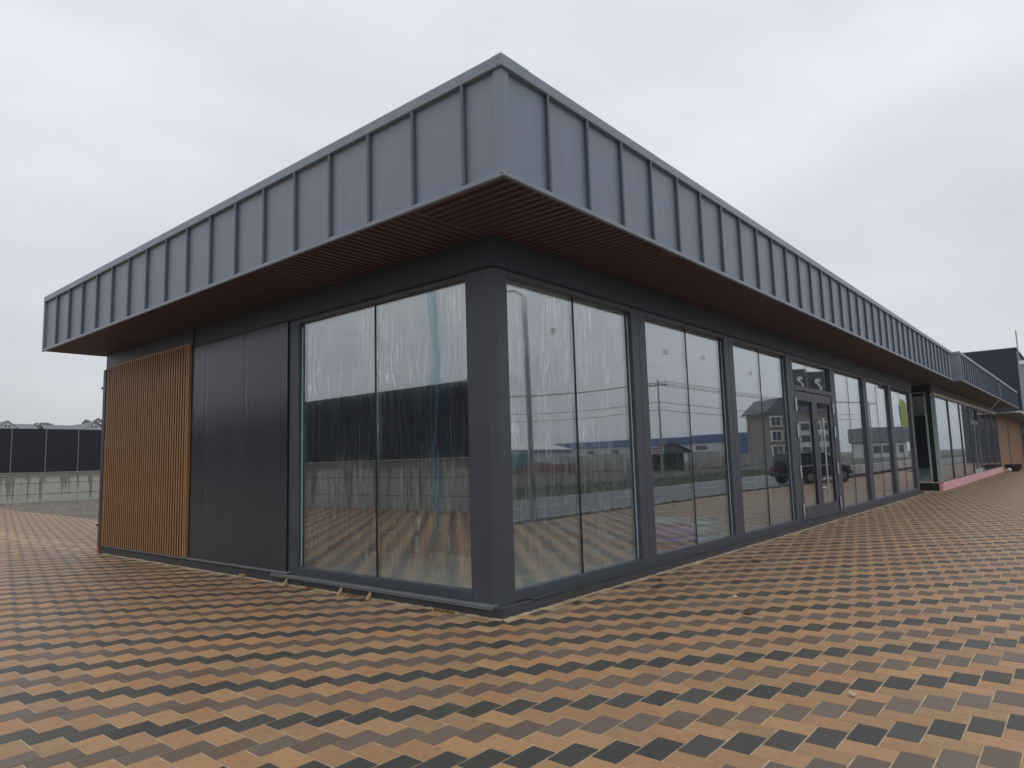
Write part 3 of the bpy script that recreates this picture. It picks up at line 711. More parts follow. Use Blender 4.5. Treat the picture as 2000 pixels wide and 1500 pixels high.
# ------------------------------------------------------------------ far end of the row
WD = thing('wood_clad_building', 'brown board-clad building with flat pale-edged canopy at the end of the row', 'building', (46, 0, 0))
part('wall_core', MB().box(45.4, 66, -.06, 8, -.05, 3.62), 'soffit_metal', WD)
for k in range(52):
    x = 45.36 + k*.39
    if 53.4 < x < 54.4: continue
    part('board', MB().box(x, x+.378, -.095, -.061, .02, 3.60, .004), 'wood_cladding', WD)
part('door', MB().box(53.72, 54.70, -.085, -.0605, .02, 2.65), 'roof_dark', WD)
part('canopy', MB().box(46.2, 72, -1.45, -.1, 3.50, 3.60, .01), 'white_paint', WD)
part('canopy_soffit', MB().box(46.25, 72, -1.40, -.1, 3.40, 3.499), 'roof_dark', WD)
part('side_wall', MB().box(66.0, 66.4, -1.2, 8, -.05, 3.39), 'grey_render', WD)
part('window', MB().box(65.97, 65.999, -1.05, -.2, .5, 2.5), 'dark_window', WD)
NV = thing('hall_building', 'tall dark navy panelled hall rising behind the row of shops', 'building', (70, 0, 0))
part('wall_core', MB().box(70.05, 110, -.1, 45, -.1, 10.05), 'navy_panel', NV)
for r_ in range(4):
    for c_ in range(5): part('wall_panel', MB().box(70.0, 70.049, -.15+c_*9, 8.83-.15+c_*9, -.05+r_*2.55, 2.52+r_*2.55, .01), 'navy_panel', NV)
part('coping', MB().box(69.95, 110, -.2, 45, 10.155, 10.23), 'frame_metal', NV)
part('corner_column', MB().box(69.6, 70.6, -.75, -.21, -.1, 8.6, .02), 'grey_render', NV)
part('mast', MB().tube([(69.9, -.3, 8.6), (69.9, -.3, 11.7)], .05, 8), 'galvanised', NV)
part('front_wing', MB().box(73, 82, -5.4, -1.6, -.1, 6.2, .02), 'roof_dark', NV)
for k in range(2): part('wing_window', MB().box(72.95, 72.999, -4.9+k*1.7, -3.6+k*1.7, .9, 3.1), 'dark_window', NV)
part('floodlight', MB().box(69.5, 69.8, -.7, -.3, 8.62, 8.95, .03), 'lamp_glass', NV)
pl = MB(); prof = [(.0, .0), (.22, .0), (.36, .12), (.44, .30), (.45, .42), (.40, .42), (.38, .34), (.0, .33)]
n = 20; V = []; F = []
for (r_, z) in prof:
    for k in range(n): V.append((45.75+r_*math.cos(2*math.pi*k/n), -.80+r_*math.sin(2*math.pi*k/n), z))
for j in range(len(prof)-1):
    for k in range(n): F.append((j*n+k, j*n+(k+1) % n, (j+1)*n+(k+1) % n, (j+1)*n+k))
solid('planter_bowl', MB().add(V, F), 'planter', 'black bowl planter standing empty before the brown board wall', 'planter', smooth=True)
solid('rubble_bag', MB().box(44.95, 45.25, -.75, -.5, 0, .22, .08), 'white_paint', 'small white sack lying beside the black bowl planter', 'sack')

# ------------------------------------------------------------------ boundary walls with dark fence
def boundary(name_label, fence_label, p0, p1, post='fence_post'):
    p0, p1 = Vector(p0), Vector(p1); L = (p1-p0).length; ang = math.atan2(p1.y-p0.y, p1.x-p0.x)
    w = thing('retaining_wall', name_label, 'wall', p0, ang)
    core = MB().box(0, L, .012, .30, -.15, 1.60); part_local('wall_core', core, 'roof_membrane', w)
    nc = int(L/2.45); cw = L/nc
    for c_ in range(nc):
        for (z0, z1) in ((-.12, .42), (.45, 1.03), (1.06, 1.58)):
            part_local('concrete_panel', MB().box(c_*cw+.012, (c_+1)*cw-.012, -.012, .0119, z0, z1), 'concrete', w)
    part_local('coping', MB().box(-.02, L+.02, -.012, .32, 1.601, 1.645, .008), 'concrete', w)
    f = thing('fence', fence_label, 'fence', p0 + Vector((0, 0, 1.645)), ang)
    nf = int(L/1.6); fw_ = L/nf
    for c_ in range(nf):
        part_local('fence_panel', MB().box(c_*fw_+.004, (c_+1)*fw_-.004, .12, .15, .01, 2.46), 'fence_panel', f)
    for c_ in range(nf+1):
        part_local('fence_post', MB().box(c_*fw_-.022, c_*fw_+.022, .085, .119, 0.0, 2.48, .004), post, f)
def part_local(name, mb, mat, parent, smooth=False, label=None):
    o = bpy.data.objects.new(name, mb.mesh(name, mat, (0, 0, 0), smooth)); col.objects.link(o); o.parent = parent
    if label: o['label'] = label
    return o
boundary('stained grey concrete wall behind the gravel yard', 'dark solid panel fence with thin pale posts on the wall behind the gravel yard', (-10.3, 41.0, 0), (34, 41.0, 0))
boundary('grey concrete wall along the open side of the paving, mirrored in the corner window', 'dark solid panel fence along the open side of the paving', (-10.4, 4.0, 0), (-10.4, 40.5, 0), 'fence_panel')
V, F = [], []
for i in range(2600):
    y = rng.uniform(14, 40.9); x = 3.05+(y-10.2)*.047 + rng.uniform(0, 9)**1.0; s_ = rng.uniform(.012, .045) * (1.8 if y > 39.5 else 1)
    n = len(V); a = rng.uniform(0, 6.28)
    V += [(x+s_*math.cos(a+t), y+s_*math.sin(a+t), -.012) for t in (0, 1.7, 3.1, 4.6)] + [(x+rng.normal(0, .3)*s_, y, -.012+s_*rng.uniform(.6, 1.1))]
    F += [(n, n+1, n+4), (n+1, n+2, n+4), (n+2, n+3, n+4), (n+3, n, n+4)]
gs = struct('gravel_stones', MB().add(V, F), 'stone_grey', 'stuff')

# ------------------------------------------------------------------ houses and trees beyond the fence
def house(label, cx, y, w, d, eave, ridge, wallm, roofm, ridge_axis, wins=()):
    h = thing('house', label, 'house', (cx, y, 0))
    part('wall', MB().box(cx-w/2, cx+w/2, y, y+d, -.1, eave), wallm, h)
    if ridge_axis == 'y':
        part('gable_wall', MB().prism([(cx-w/2, eave), (cx+w/2, eave), (cx, ridge-.10)], 'y', y+.003, y+d-.01), wallm, h)
        for s_ in (-1, 1):
            ex = cx+s_*(w/2+.5); ez = eave-.5*(ridge-eave)/(w/2)
            part('roof', MB().prism([(cx, ridge), (ex, ez), (ex, ez-.07), (cx, ridge-.07)], 'y', y-.12, y+d+.6), roofm, h)
    else:
        my = y+d/2
        part('gable_wall', MB().prism([(y, eave), (y+d, eave), (my, ridge-.15)], 'x', cx-w/2+.01, cx+w/2-.01), wallm, h)
        for s_ in (-1, 1):
            ey = my+s_*(d/2+.5); ez = eave-.5*(ridge-eave)/(d/2)
            part('roof', MB().prism([(my, ridge), (ey, ez), (ey, ez-.09), (my, ridge-.09)], 'x', cx-w/2-.4, cx+w/2+.4), roofm, h)
    for (x, z, ww, hh) in wins:
        wn_ = part('window', MB().box(x-ww/2-.06, x+ww/2+.06, y-.05, y-.005, z-hh/2-.06, z+hh/2+.06), 'white_paint', h)
        part('pane', MB().box(x-ww/2, x+ww/2, y-.07, y-.051, z-hh/2, z+hh/2), 'dark_window', wn_)
    return h
house('white gabled house with grey roof behind a long grey-roofed wing, beyond the fence', 17.4, 89.0, 3.4, 9, 6.3, 7.75, 'house_wall', 'roof_grey', 'y', ((17.22, 7.08, .22, .26), (17.58, 7.08, .22, .26)))
house('long low wing with plain grey roof beyond the fence', 18.8, 92.0, 4.6, 6, 6.6, 7.75, 'house_wall_grey', 'roof_grey', 'x')
house('white gabled house with two small attic windows beyond the fence', 26.55, 90.0, 3.6, 9, 6.5, 7.85, 'house_wall', 'roof_grey', 'y', ((26.36, 7.24, .24, .28), (26.74, 7.24, .24, .28)))
house('pale-roofed lower house wing beside the attic-window house', 24.6, 93.0, 3.2, 6, 6.3, 7.75, 'house_wall_grey', 'roof_grey', 'x')
def tree(label, x, y, h, rx, n, mat='leaf_hazed', group=None):
    t = thing('tree', label, 'tree', (x, y, 0), group=group)
    tk = MB().tube([(x, y, -.1), (x+.1, y, h*.35), (x, y+.1, h*.7)], .2, 8, radii=[.22, .15, .06])
    for k in range(6):
        a = k*1.05; tk.tube([(x, y, h*(.3+.05*k)), (x+rx*.6*math.cos(a), y+rx*.6*math.sin(a), h*(.55+.05*k))], .05, 5, radii=[.07, .02])
    part('trunk', tk, 'bark', t)
    V, F = [], []
    cl = [(rng.normal(0, rx*.42), rng.normal(0, rx*.42), h*(.70+rng.normal(0, .13)), rng.uniform(.25, .5)*rx) for _ in range(16)]
    for i in range(n):
        c = cl[i % 16]; q = rng.normal(0, 1, 3); q /= np.linalg.norm(q); q *= c[3]*rng.uniform(.3, 1.0)**.5
        s_ = rng.uniform(.10, .22); u = rng.normal(0, 1, 3); u /= np.linalg.norm(u); w = np.cross(u, rng.normal(0, 1, 3)); w /= np.linalg.norm(w)
        p_ = np.array([x+c[0], y+c[1], min(c[2], h)])+q; k = len(V)
        V += [tuple(p_-u*s_), tuple(p_+w*s_*.6), tuple(p_+u*s_), tuple(p_-w*s_*.6)]; F.append((k, k+1, k+2, k+3))
    part('crown', MB().add(V, F), mat, t)
tree('pale misty tree between the two white houses beyond the fence', 25.8, 104, 9.4, 1.9, 5000)
tree('pale misty tree behind the long low wing', 19.9, 110, 10.3, 2.4, 5000)
tree('pale misty tree behind the attic-window house', 31.0, 105, 9.0, 1.6, 3000)

# ------------------------------------------------------------------ the street side, seen in the glass
V, F = [], []
for i in range(9000):
    strip = rng.random() < .45
    x = rng.uniform(-5, 60); y = rng.uniform(-6.55, -5.97) if strip else rng.uniform(-19.3, -12.8)
    h = rng.uniform(.05, .16 if strip else .28); a = rng.uniform(0, 6.28); n = len(V); dx, dy = .018*math.cos(a), .018*math.sin(a)
    V += [(x-dx, y-dy, -.06), (x+dx, y+dy, -.06), (x+rng.normal(0, .05), y+rng.normal(0, .05), -.06+h)]; F.append((n, n+1, n+2))
struct('grass_blades', MB().add(V, F), 'grass', 'stuff')
lp = thing('street_lamp', 'tall galvanised lamp post with one curved arm at the kerb opposite the first bay', 'lamp post', (8.15, -5.9, 0))
part('post', MB().tube([(8.15, -5.9, -.1), (8.12, -5.9, 3), (8.05, -5.9, 5.6)], .07, 12, radii=[.085, .07, .055]), 'galvanised', lp, True)
part('arm', MB().tube([(8.05, -5.9, 5.6), (8.05, -6.2, 5.78), (8.05, -7.0, 5.86), (8.05, -7.6, 5.86)], .03, 8), 'galvanised', lp, True)
part('lamp_head', MB().box(7.93, 8.17, -8.1, -7.5, 5.80, 5.90, .03), 'galvanised', lp)
part('base_plate', MB().box(7.98, 8.32, -6.07, -5.73, -.05, .0, .01), 'galvanised', lp)
tops = []
for k, (qx, qy, d, hh) in enumerate(((1287, 893, 52, 7.4), (1700, 880, 90, 8.0), (880, 900, 60, 7.6))):
    b_ = mir(qx, qy, d); P = Vector((b_.x, b_.y, 0))
    u = thing('utility_pole', ('concrete utility pole with crossarm standing behind the dark roadside shed', 'concrete utility pole with crossarm beside the far grey house', 'concrete utility pole with crossarm near the pale hall')[k], 'utility pole', P)
    part('post', MB().tube([(P.x, P.y, -.1), (P.x, P.y, hh)], .12, 10, radii=[.11, .06]), 'pole_concrete', u, True)
    part('crossarm', MB().box(P.x-.06, P.x+.06, P.y-.8, P.y+.8, hh-.5, hh-.38, .01), 'galvanised', u)
    for s_ in (-.7, 0, .7): part('insulator', MB().tube([(P.x, P.y+s_, hh-.38), (P.x, P.y+s_, hh-.22)], .05, 8), 'lamp_glass', u)
    tops.append((P, hh))
for (i, j) in ((2, 0), (0, 1)):
    for s_, dz in ((-.7, 0), (0, -.02), (.7, .02), (0, -1.5), (0, -2.1)):
        A, B = tops[i], tops[j]; pts = []
        for k in range(13):
            t = k/12; q = A[0].lerp(B[0], t); z = (A[1]-.22)*(1-t)+(B[1]-.22)*t + dz - 1.0*4*t*(1-t)*.5
            pts.append((q.x, q.y+s_, z))
        solid('overhead_wire', MB().tube(pts, .022, 5), 'cable_black', 'thin black overhead wire strung between the utility poles', 'wire', 'overhead wires across the street', smooth=True)
# long hall with blue roof band
A, B = Vector((184, -137)), Vector((160, -52)); dv = (B-A).normalized(); L = (B-A).length; ang = math.atan2(dv.y, dv.x)
H1 = thing('warehouse', 'long cream warehouse with deep blue roof band far across the street', 'warehouse', (A.x, A.y, 0), ang)
part_local('wall', MB().box(0, L-14, -20, 0, -.1, 4.6), 'hall_wall', H1); part_local('roof_band', MB().box(-.4, L-13.95, -20.3, .3, 4.61, 6.7), 'blue_metal', H1)
part_local('blue_wall', MB().box(L-13.9, L, -20, .1, -.1, 6.72), 'blue_metal', H1)
for k in range(6):
    wq = part_local('window', MB().box(8+k*11, 12.4+k*11, .01, .12, 2.6, 4.1), 'white_paint', H1); part_local('pane', MB().box(8.3+k*11, 12.1+k*11, .121, .15, 2.8, 3.9), 'dark_window', wq)
for z in (1.2, 3.6): part_local('window', MB().box(L-6, L-3.4, .12, .2, z, z+2.0), 'white_paint', H1)
q0 = mir(985, 885, 150); q1 = mir(1120, 885, 172)
dv = Vector((q1.x-q0.x, q1.y-q0.y)); L = dv.length; ang = math.atan2(dv.y, dv.x)
H2 = thing('warehouse', 'low hall with shallow pale roof and thin blue band far across the street', 'warehouse', (q0.x, q0.y, 0), ang)
part_local('wall', MB().box(-30, L, -14, 0, -.1, 3.0), 'hall_wall', H2); part_local('roof_band', MB().box(-30.2, L+.2, -14.2, .2, 3.01, 3.9), 'blue_metal', H2)
part_local('roof', MB().prism([(.4, 3.91), (-6, 5.4), (-14.4, 3.91)], 'x', -30.4, L+.4), 'white_paint', H2)
def on_street(label, cat, name, x, y, d, build, mat, group=None):
    q = mir(x, y, d); o = solid(name, build(q), mat, label, cat, group); return o
q = mir(1018, 900, 95)
ct = thing('storage_container', 'teal storage container beside red lumber across the street', 'container', (q.x, q.y, 0), R(50))
part_local('body', MB().box(-1.7, 1.7, -1.2, 1.2, 0, 2.55, .03), 'teal_tarp', ct)
for k in range(14): part_local('rib', MB().box(-1.62+k*.24, -1.54+k*.24, 1.201, 1.24, .1, 2.45), 'teal_tarp', ct)
def stack(label, x, d, w, h, mat, seed):
    q = mir(x, 900, d); rs = random.Random(seed)
    t = thing('lumber_stack', label, 'lumber stack', (q.x, q.y, 0), R(50))
    h *= .95; w *= 1.3; nl = max(2, int(h/.18))
    for k in range(nl):
        part_local('plank_layer', MB().box(-w/2+rs.uniform(0, .15), w/2-rs.uniform(0, .15), -.6+rs.uniform(0, .1), .6, .10+k*.18, .24+k*.18, .01), mat, t)
    for s_ in (-.35, .35): part_local('bearer', MB().box(s_*w-.06, s_*w+.06, -.6, .6, -.1, .095), 'lumber_grey', t)
stack('low stack of reddish planks before the teal container', 1020, 78, 4.2, .75, 'lumber_red', 1)
stack('long stack of reddish planks with pale top boards', 1075, 76, 4.6, 1.1, 'lumber_red', 2)
stack('pale stack of boards between the red planks and the grey piles', 1150, 80, 3.0, 1.5, 'lumber_pale', 3)
stack('tall grey pile of boards behind the pale stack', 1190, 92, 3.4, 2.1, 'lumber_grey', 4)
stack('pale pile of boards next to the dark shed', 1228, 86, 2.6, 1.6, 'lumber_pale', 5)
stack('grey pile of boards on the far side of the dark shed', 1372, 84, 3.0, 1.9, 'lumber_grey', 6)
stack('pale pile of boards before the blue warehouse wall', 1415, 90, 3.4, 1.5, 'lumber_pale', 7)
stack('grey pile of boards beside the brown apartment house', 1475, 92, 4.0, 1.6, 'lumber_grey', 8)
for k, (x, d, w, h, mt_) in enumerate(((1000, 84, 3.2, .5, 'lumber_pale'), (1050, 96, 3.4, 1.3, 'lumber_red'), (1105, 90, 3.6, .9, 'lumber_red'), (1125, 98, 3.0, 1.9, 'lumber_grey'), (1172, 84, 2.4, 1.1, 'lumber_grey'), (1210, 80, 2.6, 1.3, 'lumber_pale'), (1395, 80, 3.2, 1.2, 'lumber_pale'), (1440, 86, 3.0, 1.7, 'lumber_pale'))):
    stack(('short pale board pile at the edge of the red planks', 'red plank pile behind the long red stack', 'low red plank pile before the cream warehouse', 'tall grey board pile before the cream warehouse', 'small grey board pile between two pale ones', 'pale board pile in front of the tall grey pile', 'pale board pile between the two grey piles', 'tall pale board pile before the blue warehouse end')[k], x, d, w, h, mt_, 20+k)
q = mir(1305, 905, 72)
sh = thing('shed', 'dark open timber shed with a red and white sign under its roof', 'shed', (q.x, q.y, 0), R(50))
part_local('back_wall', MB().box(-1.9, 1.9, -2.2, -2.1, 0, 2.0), 'shed_dark', sh)
part_local('roof', MB().prism([(-2.4, 1.95), (.0, 3.1), (2.4, 1.95), (2.4, 1.85), (0, 2.98), (-2.4, 1.85)], 'y', -2.6, .5), 'shed_dark', sh)
part_local('gable', MB().prism([(-2.2, 1.84), (2.2, 1.84), (0, 2.9)], 'y', .2, .3), 'roof_dark', sh)
for x in (-1.9, -.6, .7, 1.9): part_local('post', MB().box(x-.05, x+.05, .05, .15, 0, 1.84), 'bark', sh)
sg = part_local('sign', MB().box(-2.1, -.8, .45, .5, 1.75, 2.55), 'white_paint', sh)
for k, z in enumerate((2.36, 2.10, 1.86)): part_local('lettering', MB().box(-2.0, -.9-.15*k, .501, .505, z-.06, z+.07), ('sign_red', 'shed_dark', 'sign_red')[k], sg)
# apartment house, grey house
q = mir(1532, 885, 122)
ap = thing('apartment_house', 'brown four-storey apartment house with dark hipped roof and white glazed bays across the street', 'building', (q.x, q.y, 0), R(44))
part_local('wall', MB().box(-2.0, 9, -9, 0, 0, 8.6), 'brown_render', ap)
part_local('wing_wall', MB().box(2.4, 9.2, .01, .6, 0, 7.0), 'hall_wall', ap)
part_local('roof', MB().prism([(-3.0, 8.6), (.0, 11.4), (6, 11.4), (9.4, 8.6)], 'y', -9.4, .4), 'roof_dark', ap)
for f_ in range(3):
    for s_ in (-1.9, .2):
        wq = part_local('window', MB().box(s_, s_+1.8, .02, .5, 1.0+f_*2.6, 2.9+f_*2.6), 'white_paint', ap)
        for kk in range(2): part_local('pane', MB().box(s_+.12+kk*.85, s_+.85+kk*.85, .501, .53, 1.2+f_*2.6, 2.7+f_*2.6), 'dark_window', wq)
    for s_ in range(3): part_local('pane_strip', MB().box(3.0+s_*2, 4.6+s_*2, .601, .63, 1.2+f_*2.1, 2.4+f_*2.1), 'dark_window', ap)
q = mir(1735, 882, 130)
gh = thing('house', 'low white house with deep dark grey roof band across the street', 'house', (q.x, q.y, 0), R(50))
part_local('wall', MB().box(-4, 4, -7, 0, 0, 2.9), 'house_wall', gh); part_local('roof', MB().box(-4.4, 4.4, -7.4, .4, 2.91, 5.8, .1), 'roof_grey', gh)
for k in range(3):
    wq = part_local('window', MB().box(-3.2+k*2.4, -1.9+k*2.4, .01, .06, .9, 2.3), 'dark_window', gh)
for k in range(5):
    x = 37 + k*5.2
    bw = thing('barrier_block', 'white painted low barrier block with dark foot along the kerb', 'barrier', (x, -6.1, 0), group='barrier blocks along the kerb')
    part('block', MB().prism([(-6.28, .16), (-5.92, .16), (-5.98, .66), (-6.22, .66)], 'x', x-2.4, x+2.4), 'white_paint', bw)
    part('foot', MB().box(x-2.42, x+2.42, -6.30, -5.90, -.05, .158, .01), 'roof_dark', bw)
# flags
def flag(label, x, y, top, rz):
    t = thing('flag', label, 'flag', (x, y, 0), rz, 'dark flags at the kerb')
    part_local('pole', MB().tube([(0, 0, -.1), (0, 0, top+.15)], .03, 8), 'galvanised', t, True)
    n = 8; V = []; F = []
    for i in range(n+1):
        for j in range(2): V.append((-.05-1.05*i/n, .09*math.sin(i*1.1), (top if j else top-2.2)))
    F = [(2*i, 2*i+2, 2*i+3, 2*i+1) for i in range(n)]
    c = part_local('cloth', MB().add(V, F), 'flag_dark', t, True)
    mkv = [(-.30, .115, top-.45), (-.55, .115, top-.45), (-.62, .115, top-.62), (-.36, .115, top-.92), (-.36, .115, top-1.15), (-.52, .115, top-1.2), (-.62, .115, top-1.08), (-.62, .115, top-1.32), (-.30, .115, top-1.36), (-.22, .115, top-.95), (-.48, .115, top-.62), (-.30, .115, top-.62)]
    mm = MB()
    mm.prism([(p_[0], p_[2]) for p_ in mkv], 'y', .112, .117)
    part_local('emblem', mm, 'white_paint', c)
flag('dark flag with pale curved emblem, its edge folded back', 36.5, -7.75, 6.35, R(50))
flag('dark flag with pale curved emblem, hanging flat', 37.3, -6.95, 6.2, R(62))
fb = thing('feather_banner', 'tall yellow and blue feather banner at the kerb', 'banner', (48.2, -4.75, 0), R(55))
part_local('pole', MB().tube([(0, 0, 0), (0, 0, 4.4), (-.15, 0, 4.8), (-.4, 0, 4.95)], .02, 6), 'galvanised', fb, True)
part_local('cloth', MB().prism([(-.04, 2.9), (-.42, 3.1), (-.52, 4.4), (-.36, 4.9), (-.15, 4.75), (-.04, 4.3)], 'y', -.004, .004), 'flag_yellow', fb)
part_local('blue_edge', MB().prism([(-.5, 2.2), (-.62, 2.2), (-.74, 4.5), (-.54, 4.5)], 'y', .0045, .008), 'flag_blue', fb)
part_local('base', MB().box(-.3, .3, -.3, .3, 0, .06, .02), 'planter', fb)

# parked off-roader
def suv():
    t = thing('parked_car', 'black off-road car with roof rack parked at the kerb opposite the door', 'car', (30.6, -6.1, 0), R(22))
    t.scale = (.84, .84, .84)
    Lc, W = 4.7, .93
    def loft(secs, mat, name, parent=t):
        V, F = [], []; n = len(secs[0][1])
        for x, pts in secs: V += [(x, y, z) for y, z in pts]
        for i in range(len(secs)-1):
            for k in range(n): F.append((i*n+k, i*n+(k+1) % n, (i+1)*n+(k+1) % n, (i+1)*n+k))
        F.append(tuple(range(n))); F.append(tuple(range(len(secs)*n-1, (len(secs)-1)*n-1, -1)))
        return part_local(name, MB().add(V, F), mat, parent, True)
    def ring(w, z0, z1, r_=.1):
        return [(-w+r_, z0), (w-r_, z0), (w, z0+r_), (w*1.0, z1-r_), (w-r_, z1), (-w+r_, z1), (-w, z1-r_), (-w, z0+r_)]
    body = loft([(-2.35, ring(.80, .50, .92)), (-2.30, ring(.90, .42, 1.02)), (-1.0, ring(.94, .36, 1.08)), (.9, ring(.94, .36, 1.08)), (1.3, ring(.93, .38, 1.10)), (2.15, ring(.90, .44, 1.02)), (2.35, ring(.78, .50, .88))], 'car_paint', 'body')
    loft([(-2.25, ring(.74, 1.0, 1.10, .04)), (-2.05, ring(.74, 1.0, 1.76, .1)), (-1.2, ring(.76, 1.0, 1.83, .1)), (.2, ring(.76, 1.0, 1.83, .1)), (.55, ring(.74, 1.0, 1.74, .1)), (1.15, ring(.72, 1.0, 1.12, .04))], 'car_paint', 'cabin')
    for s_ in (-1, 1):
        for (x0, x1, xa, xb) in ((-1.95, -1.15, -1.85, -1.15), (-1.05, -.25, -1.05, -.25), (-.15, .75, -.15, .42)):
            V = [(x0, s_*.765, 1.16), (x1, s_*.765, 1.16), (xb, s_*.772, 1.62), (xa, s_*.772, 1.62), (x0, s_*.72, 1.16), (x1, s_*.72, 1.16), (xb, s_*.72, 1.62), (xa, s_*.72, 1.62)]
            part_local('side_window', MB().add(V, [(0,1,2,3),(4,7,6,5),(0,4,5,1),(1,5,6,2),(2,6,7,3),(3,7,4,0)]), 'dark_window', t)
        for x in (-1.42, 1.45):
            part_local('wheel_arch', MB().tube([(x, s_*.80, .44), (x, s_*.955, .44)], .47, 20), 'car_plastic', t)
            w = part_local('wheel', MB().tube([(x, s_*.70, .37), (x, s_*.97, .37)], .37, 24), 'tyre', t)
            part_local('rim', MB().tube([(x, s_*.971, .37), (x, s_*.985, .37)], .22, 16), 'galvanised', w)
        part_local('headlight', MB().box(2.16, 2.32, s_*.50, s_*.80, .72, .92, .03), 'lamp_glass', t)
        part_local('tail_light', MB().box(-2.37, -2.25, s_*.66, s_*.84, .70, 1.0, .02), 'tail_red', t)
        part_local('mirror', MB().box(.55, .72, s_*.90, s_*1.08, 1.10, 1.26, .03), 'car_plastic', t)
        part_local('roof_rail', MB().tube([(-1.8, s_*.62, 1.80), (-1.7, s_*.62, 1.90), (.1, s_*.62, 1.90), (.2, s_*.62, 1.82)], .02, 6), 'galvanised', t)
        part_local('side_step', MB().box(-1.0, 1.0, s_*.88, s_*1.0, .34, .40, .02), 'galvanised', t)
    part_local('front_bumper', MB().box(2.20, 2.45, -.85, .85, .44, .66, .06), 'car_plastic', t); part_local('rear_bumper', MB().box(-2.47, -2.22, -.86, .86, .44, .66, .06), 'car_plastic', t)
    part_local('grille', MB().box(2.30, 2.37, -.45, .45, .68, .90, .01), 'galvanised', t)
    V = [(.60, -.62, 1.68), (.60, .62, 1.68), (1.12, .66, 1.14), (1.12, -.66, 1.14)]
    part_local('windscreen', MB().add(V + [(x+.015, y, z+.015) for x, y, z in V], [(0,1,2,3),(4,7,6,5),(0,4,5,1),(1,5,6,2),(2,6,7,3),(3,7,4,0)]), 'dark_window', t)
    part_local('spare_wheel', MB().tube([(-2.36, 0, .98), (-2.56, 0, .98)], .36, 20), 'tyre', t)
suv()

# ------------------------------------------------------------------ things inside, behind the glass
def carton(label, x, y, z, w, d, h, rz, strips):
    c = thing('cardboard_box', label, 'box', (x, y, z), rz)
    part_local('carton', MB().box(-w/2, w/2, -d/2, d/2, 0, h, .008), 'cardboard', c)
    part_local('flap', MB().box(-w/2+.004, w/2-.004, -d/2, -.003, h+.0005, h+.005).box(-w/2+.004, w/2-.004, .003, d/2, h+.0005, h+.005), 'cardboard', c)
    for (u, z0, z1) in strips: part_local('tape', MB().box(-w/2-.003, -w/2-.0006, u-.03, u+.03, z0, z1), 'tape', c)
    return c
carton('wide cardboard box with pale tape on the floor behind the corner window', 2.55, 4.35, .10, .55, 1.5, .30, R(8), ((-.5, .02, .28), (.55, .02, .28)))
carton('cardboard box with pale tape stacked on the wide one', 2.60, 4.25, .406, .5, 1.35, .26, R(2), ((-.45, .05, .25), (.1, .12, .2), (.58, .0, .24)))
carton('lower cardboard box beside the taped stack behind the corner window', 2.75, 3.0, .10, .5, .8, .34, R(-10), ((-.2, .1, .2), (.25, .05, .32)))
carton('dark cardboard box at the far side behind the corner window', 2.2, 5.75, .10, .6, .9, .40, R(15), ())
def coil(label, x, y, z0, r_, turns, pr, mat, name='pipe_coil'):
    pts = []; nn = 26
    for k in range(turns*nn+1):
        a = 2*math.pi*k/nn; tt = k/nn; rr = r_ + .05*math.sin(tt*2.1) - (.06 if int(tt) % 2 else 0)
        pts.append((x+rr*math.cos(a), y+rr*math.sin(a), z0+pr+tt*pr*1.35))
    solid(name, MB().tube(pts, pr, 8), mat, label, 'pipe coil', loc=(x, y, z0), smooth=True)
coil('coil of light blue plastic pipe on the floor behind the second bay', 5.90, 1.05, .10, .62, 7, .030, 'pipe_blue')
coil('coil of purple plastic pipe beside the light blue coil', 4.75, .75, .19, .42, 5, .030, 'pipe_purple')
coil('coil of red plastic pipe lying under the purple coil', 4.72, .73, .10, .40, 1, .030, 'pipe_red')

# ------------------------------------------------------------------ small litter on the paving
def leaf(label, x, y, s_, rz, mat, group):
    V = []; n = 6
    for i in range(n+1):
        t = i/n; w = s_*.36*math.sin(math.pi*min(1, t*1.02+.02))**.8; z = .006+.010*math.sin(t*3.0)
        V += [(s_*(t-.5), -w, z+.008*random.random()), (s_*(t-.5), 0, z), (s_*(t-.5), w, z+.012)]
    F = [(3*i+k, 3*i+k+1, 3*i+k+4, 3*i+k+3) for i in range(n) for k in (0, 1)]
    o = bpy.data.objects.new('fallen_leaf', MB().add(V, F).mesh('fallen_leaf', mat)); col.objects.link(o); o.location = (x, y, .001); o.rotation_euler = (0, 0, rz)
    tag(o, label, 'leaf', group)
def gpx(x, y):
    d = cF + cR*((x-1000)/1335.63) - cU*((y-750)/1335.63); t = -CAM.z/d.z; q = CAM + d*t; return q.x, q.y
for k, (x, y) in enumerate(((1465, 1091), (1478, 1098), (1280, 1149), (1460, 1199), (1128, 1180), (1290, 1134))):
    leaf('curled dark brown leaf on the paving', *gpx(x, y), .10+.03*(k % 2), k*1.3, 'leaf_brown', 'dark leaves on the paving')
for k, (x, y) in enumerate(((1437, 1168), (1850, 1255), (1940, 1261))):
    leaf('small pale dry leaf on the paving', *gpx(x, y), .07 if k == 0 else .03, k*2.1, 'leaf_pale', 'pale leaves on the paving')
leaf('bright whitish leaf lying on a black paver', *gpx(1665, 1360), .055, .3, 'leaf_pale', None)
for k, y in enumerate((4.72, 3.62, 2.46, 1.92)):
    w = MB().prism([(-.115, -.002), (-.055, -.002), (-.055, .085)], 'y', y-.02, y+.02)
    if k == 0: w = MB().prism([(-.10, -.002), (-.05, -.002), (-.05, .05), (-.10, .05)], 'y', y-.05, y+.05)
    solid('wooden_shim', w, 'shim_wood', 'flat wooden block against the plinth below the ribbed panels' if k == 0 else 'small wooden wedge against the plinth below the corner window', 'wedge', None if k == 0 else 'wooden wedges along the plinth', loc=(-.08, y, 0))
V, F = [], []
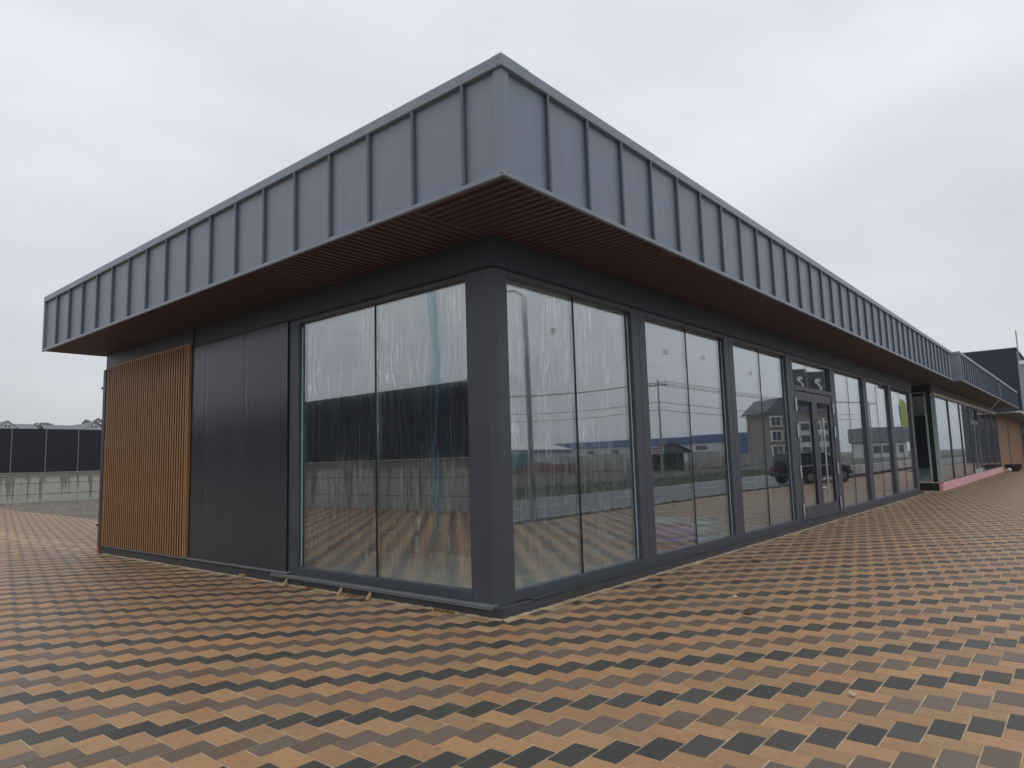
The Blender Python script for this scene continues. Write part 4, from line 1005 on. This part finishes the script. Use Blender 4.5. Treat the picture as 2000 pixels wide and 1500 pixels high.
for (yc, w) in ((2.2, .25), (.75, .28), (3.1, .1)):
    for i in range(140):
        y = yc + rng.normal(0, w*.5); x = -.06-abs(rng.normal(0, .02)); n = len(V); h = rng.uniform(.008, .035); a = rng.uniform(0, 6.28)
        V += [(x-.006*math.cos(a), y-.006*math.sin(a), 0), (x+.006*math.cos(a), y+.006*math.sin(a), 0), (x+rng.normal(0, .01), y+rng.normal(0, .01), h)]; F.append((n, n+1, n+2))

SV, SF = [], []
for side in (0, 1):
    L = 9.9 if side == 0 else 21.2; k0 = len(SV); nn = int(L/.06)
    for i in range(nn+1):
        u = L*i/nn; w = .012 + .030*abs(math.sin(u*1.9)+.6*math.sin(u*5.3+1))*.6 + rng.uniform(0, .014); h = .004 + .010*rng.random()
        for d_, z_ in ((.044, h+.004), (.047+w*.4, h*.6), (.047+w, -.003)): SV.append((-d_, u-.05, z_) if side == 0 else (u-.05, -d_, z_))
    SF += [(k0+3*i+k, k0+3*i+k+1, k0+3*i+k+4, k0+3*i+k+3) for i in range(nn) for k in (0, 1)]
for i in range(2600):                                                       # grit thrown on the paving near the walls
    u = rng.uniform(0, 12); d_ = .06 + abs(rng.normal(0, .16)); r_ = rng.uniform(.0015, .005); k0 = len(SV)
    x, y = (-d_, u) if (i % 2 and u < 9.8) else (u, -d_)
    SV += [(x-r_, y-r_, 0), (x+r_, y-r_, 0), (x, y+r_, 0), (x, y, r_*1.4)]; SF += [(k0, k0+1, k0+3), (k0+1, k0+2, k0+3), (k0+2, k0, k0+3)]
struct('swept_sand', MB().add(SV, SF), 'joint_sand', 'stuff')
struct('dry_moss', MB().add(V, F), 'moss', 'stuff')

# ------------------------------------------------------------------ damp autumn air
hz = MB().box(-910, 910, -910, 910, -1.2, 12.4)
ho = struct('haze', hz, 'concrete', 'stuff'); ho.data.materials.clear()
hm = bpy.data.materials.new('haze'); hm.use_nodes = True; hm.node_tree.nodes.clear()
hv = hm.node_tree.nodes.new('ShaderNodeVolumePrincipled'); hv.inputs['Density'].default_value = 0.0007; hv.inputs['Color'].default_value = (.93, .95, 1, 1); hv.inputs['Anisotropy'].default_value = 0.2
hq = hm.node_tree.nodes.new('ShaderNodeOutputMaterial'); hm.node_tree.links.new(hv.outputs[0], hq.inputs['Volume']); ho.data.materials.append(hm)
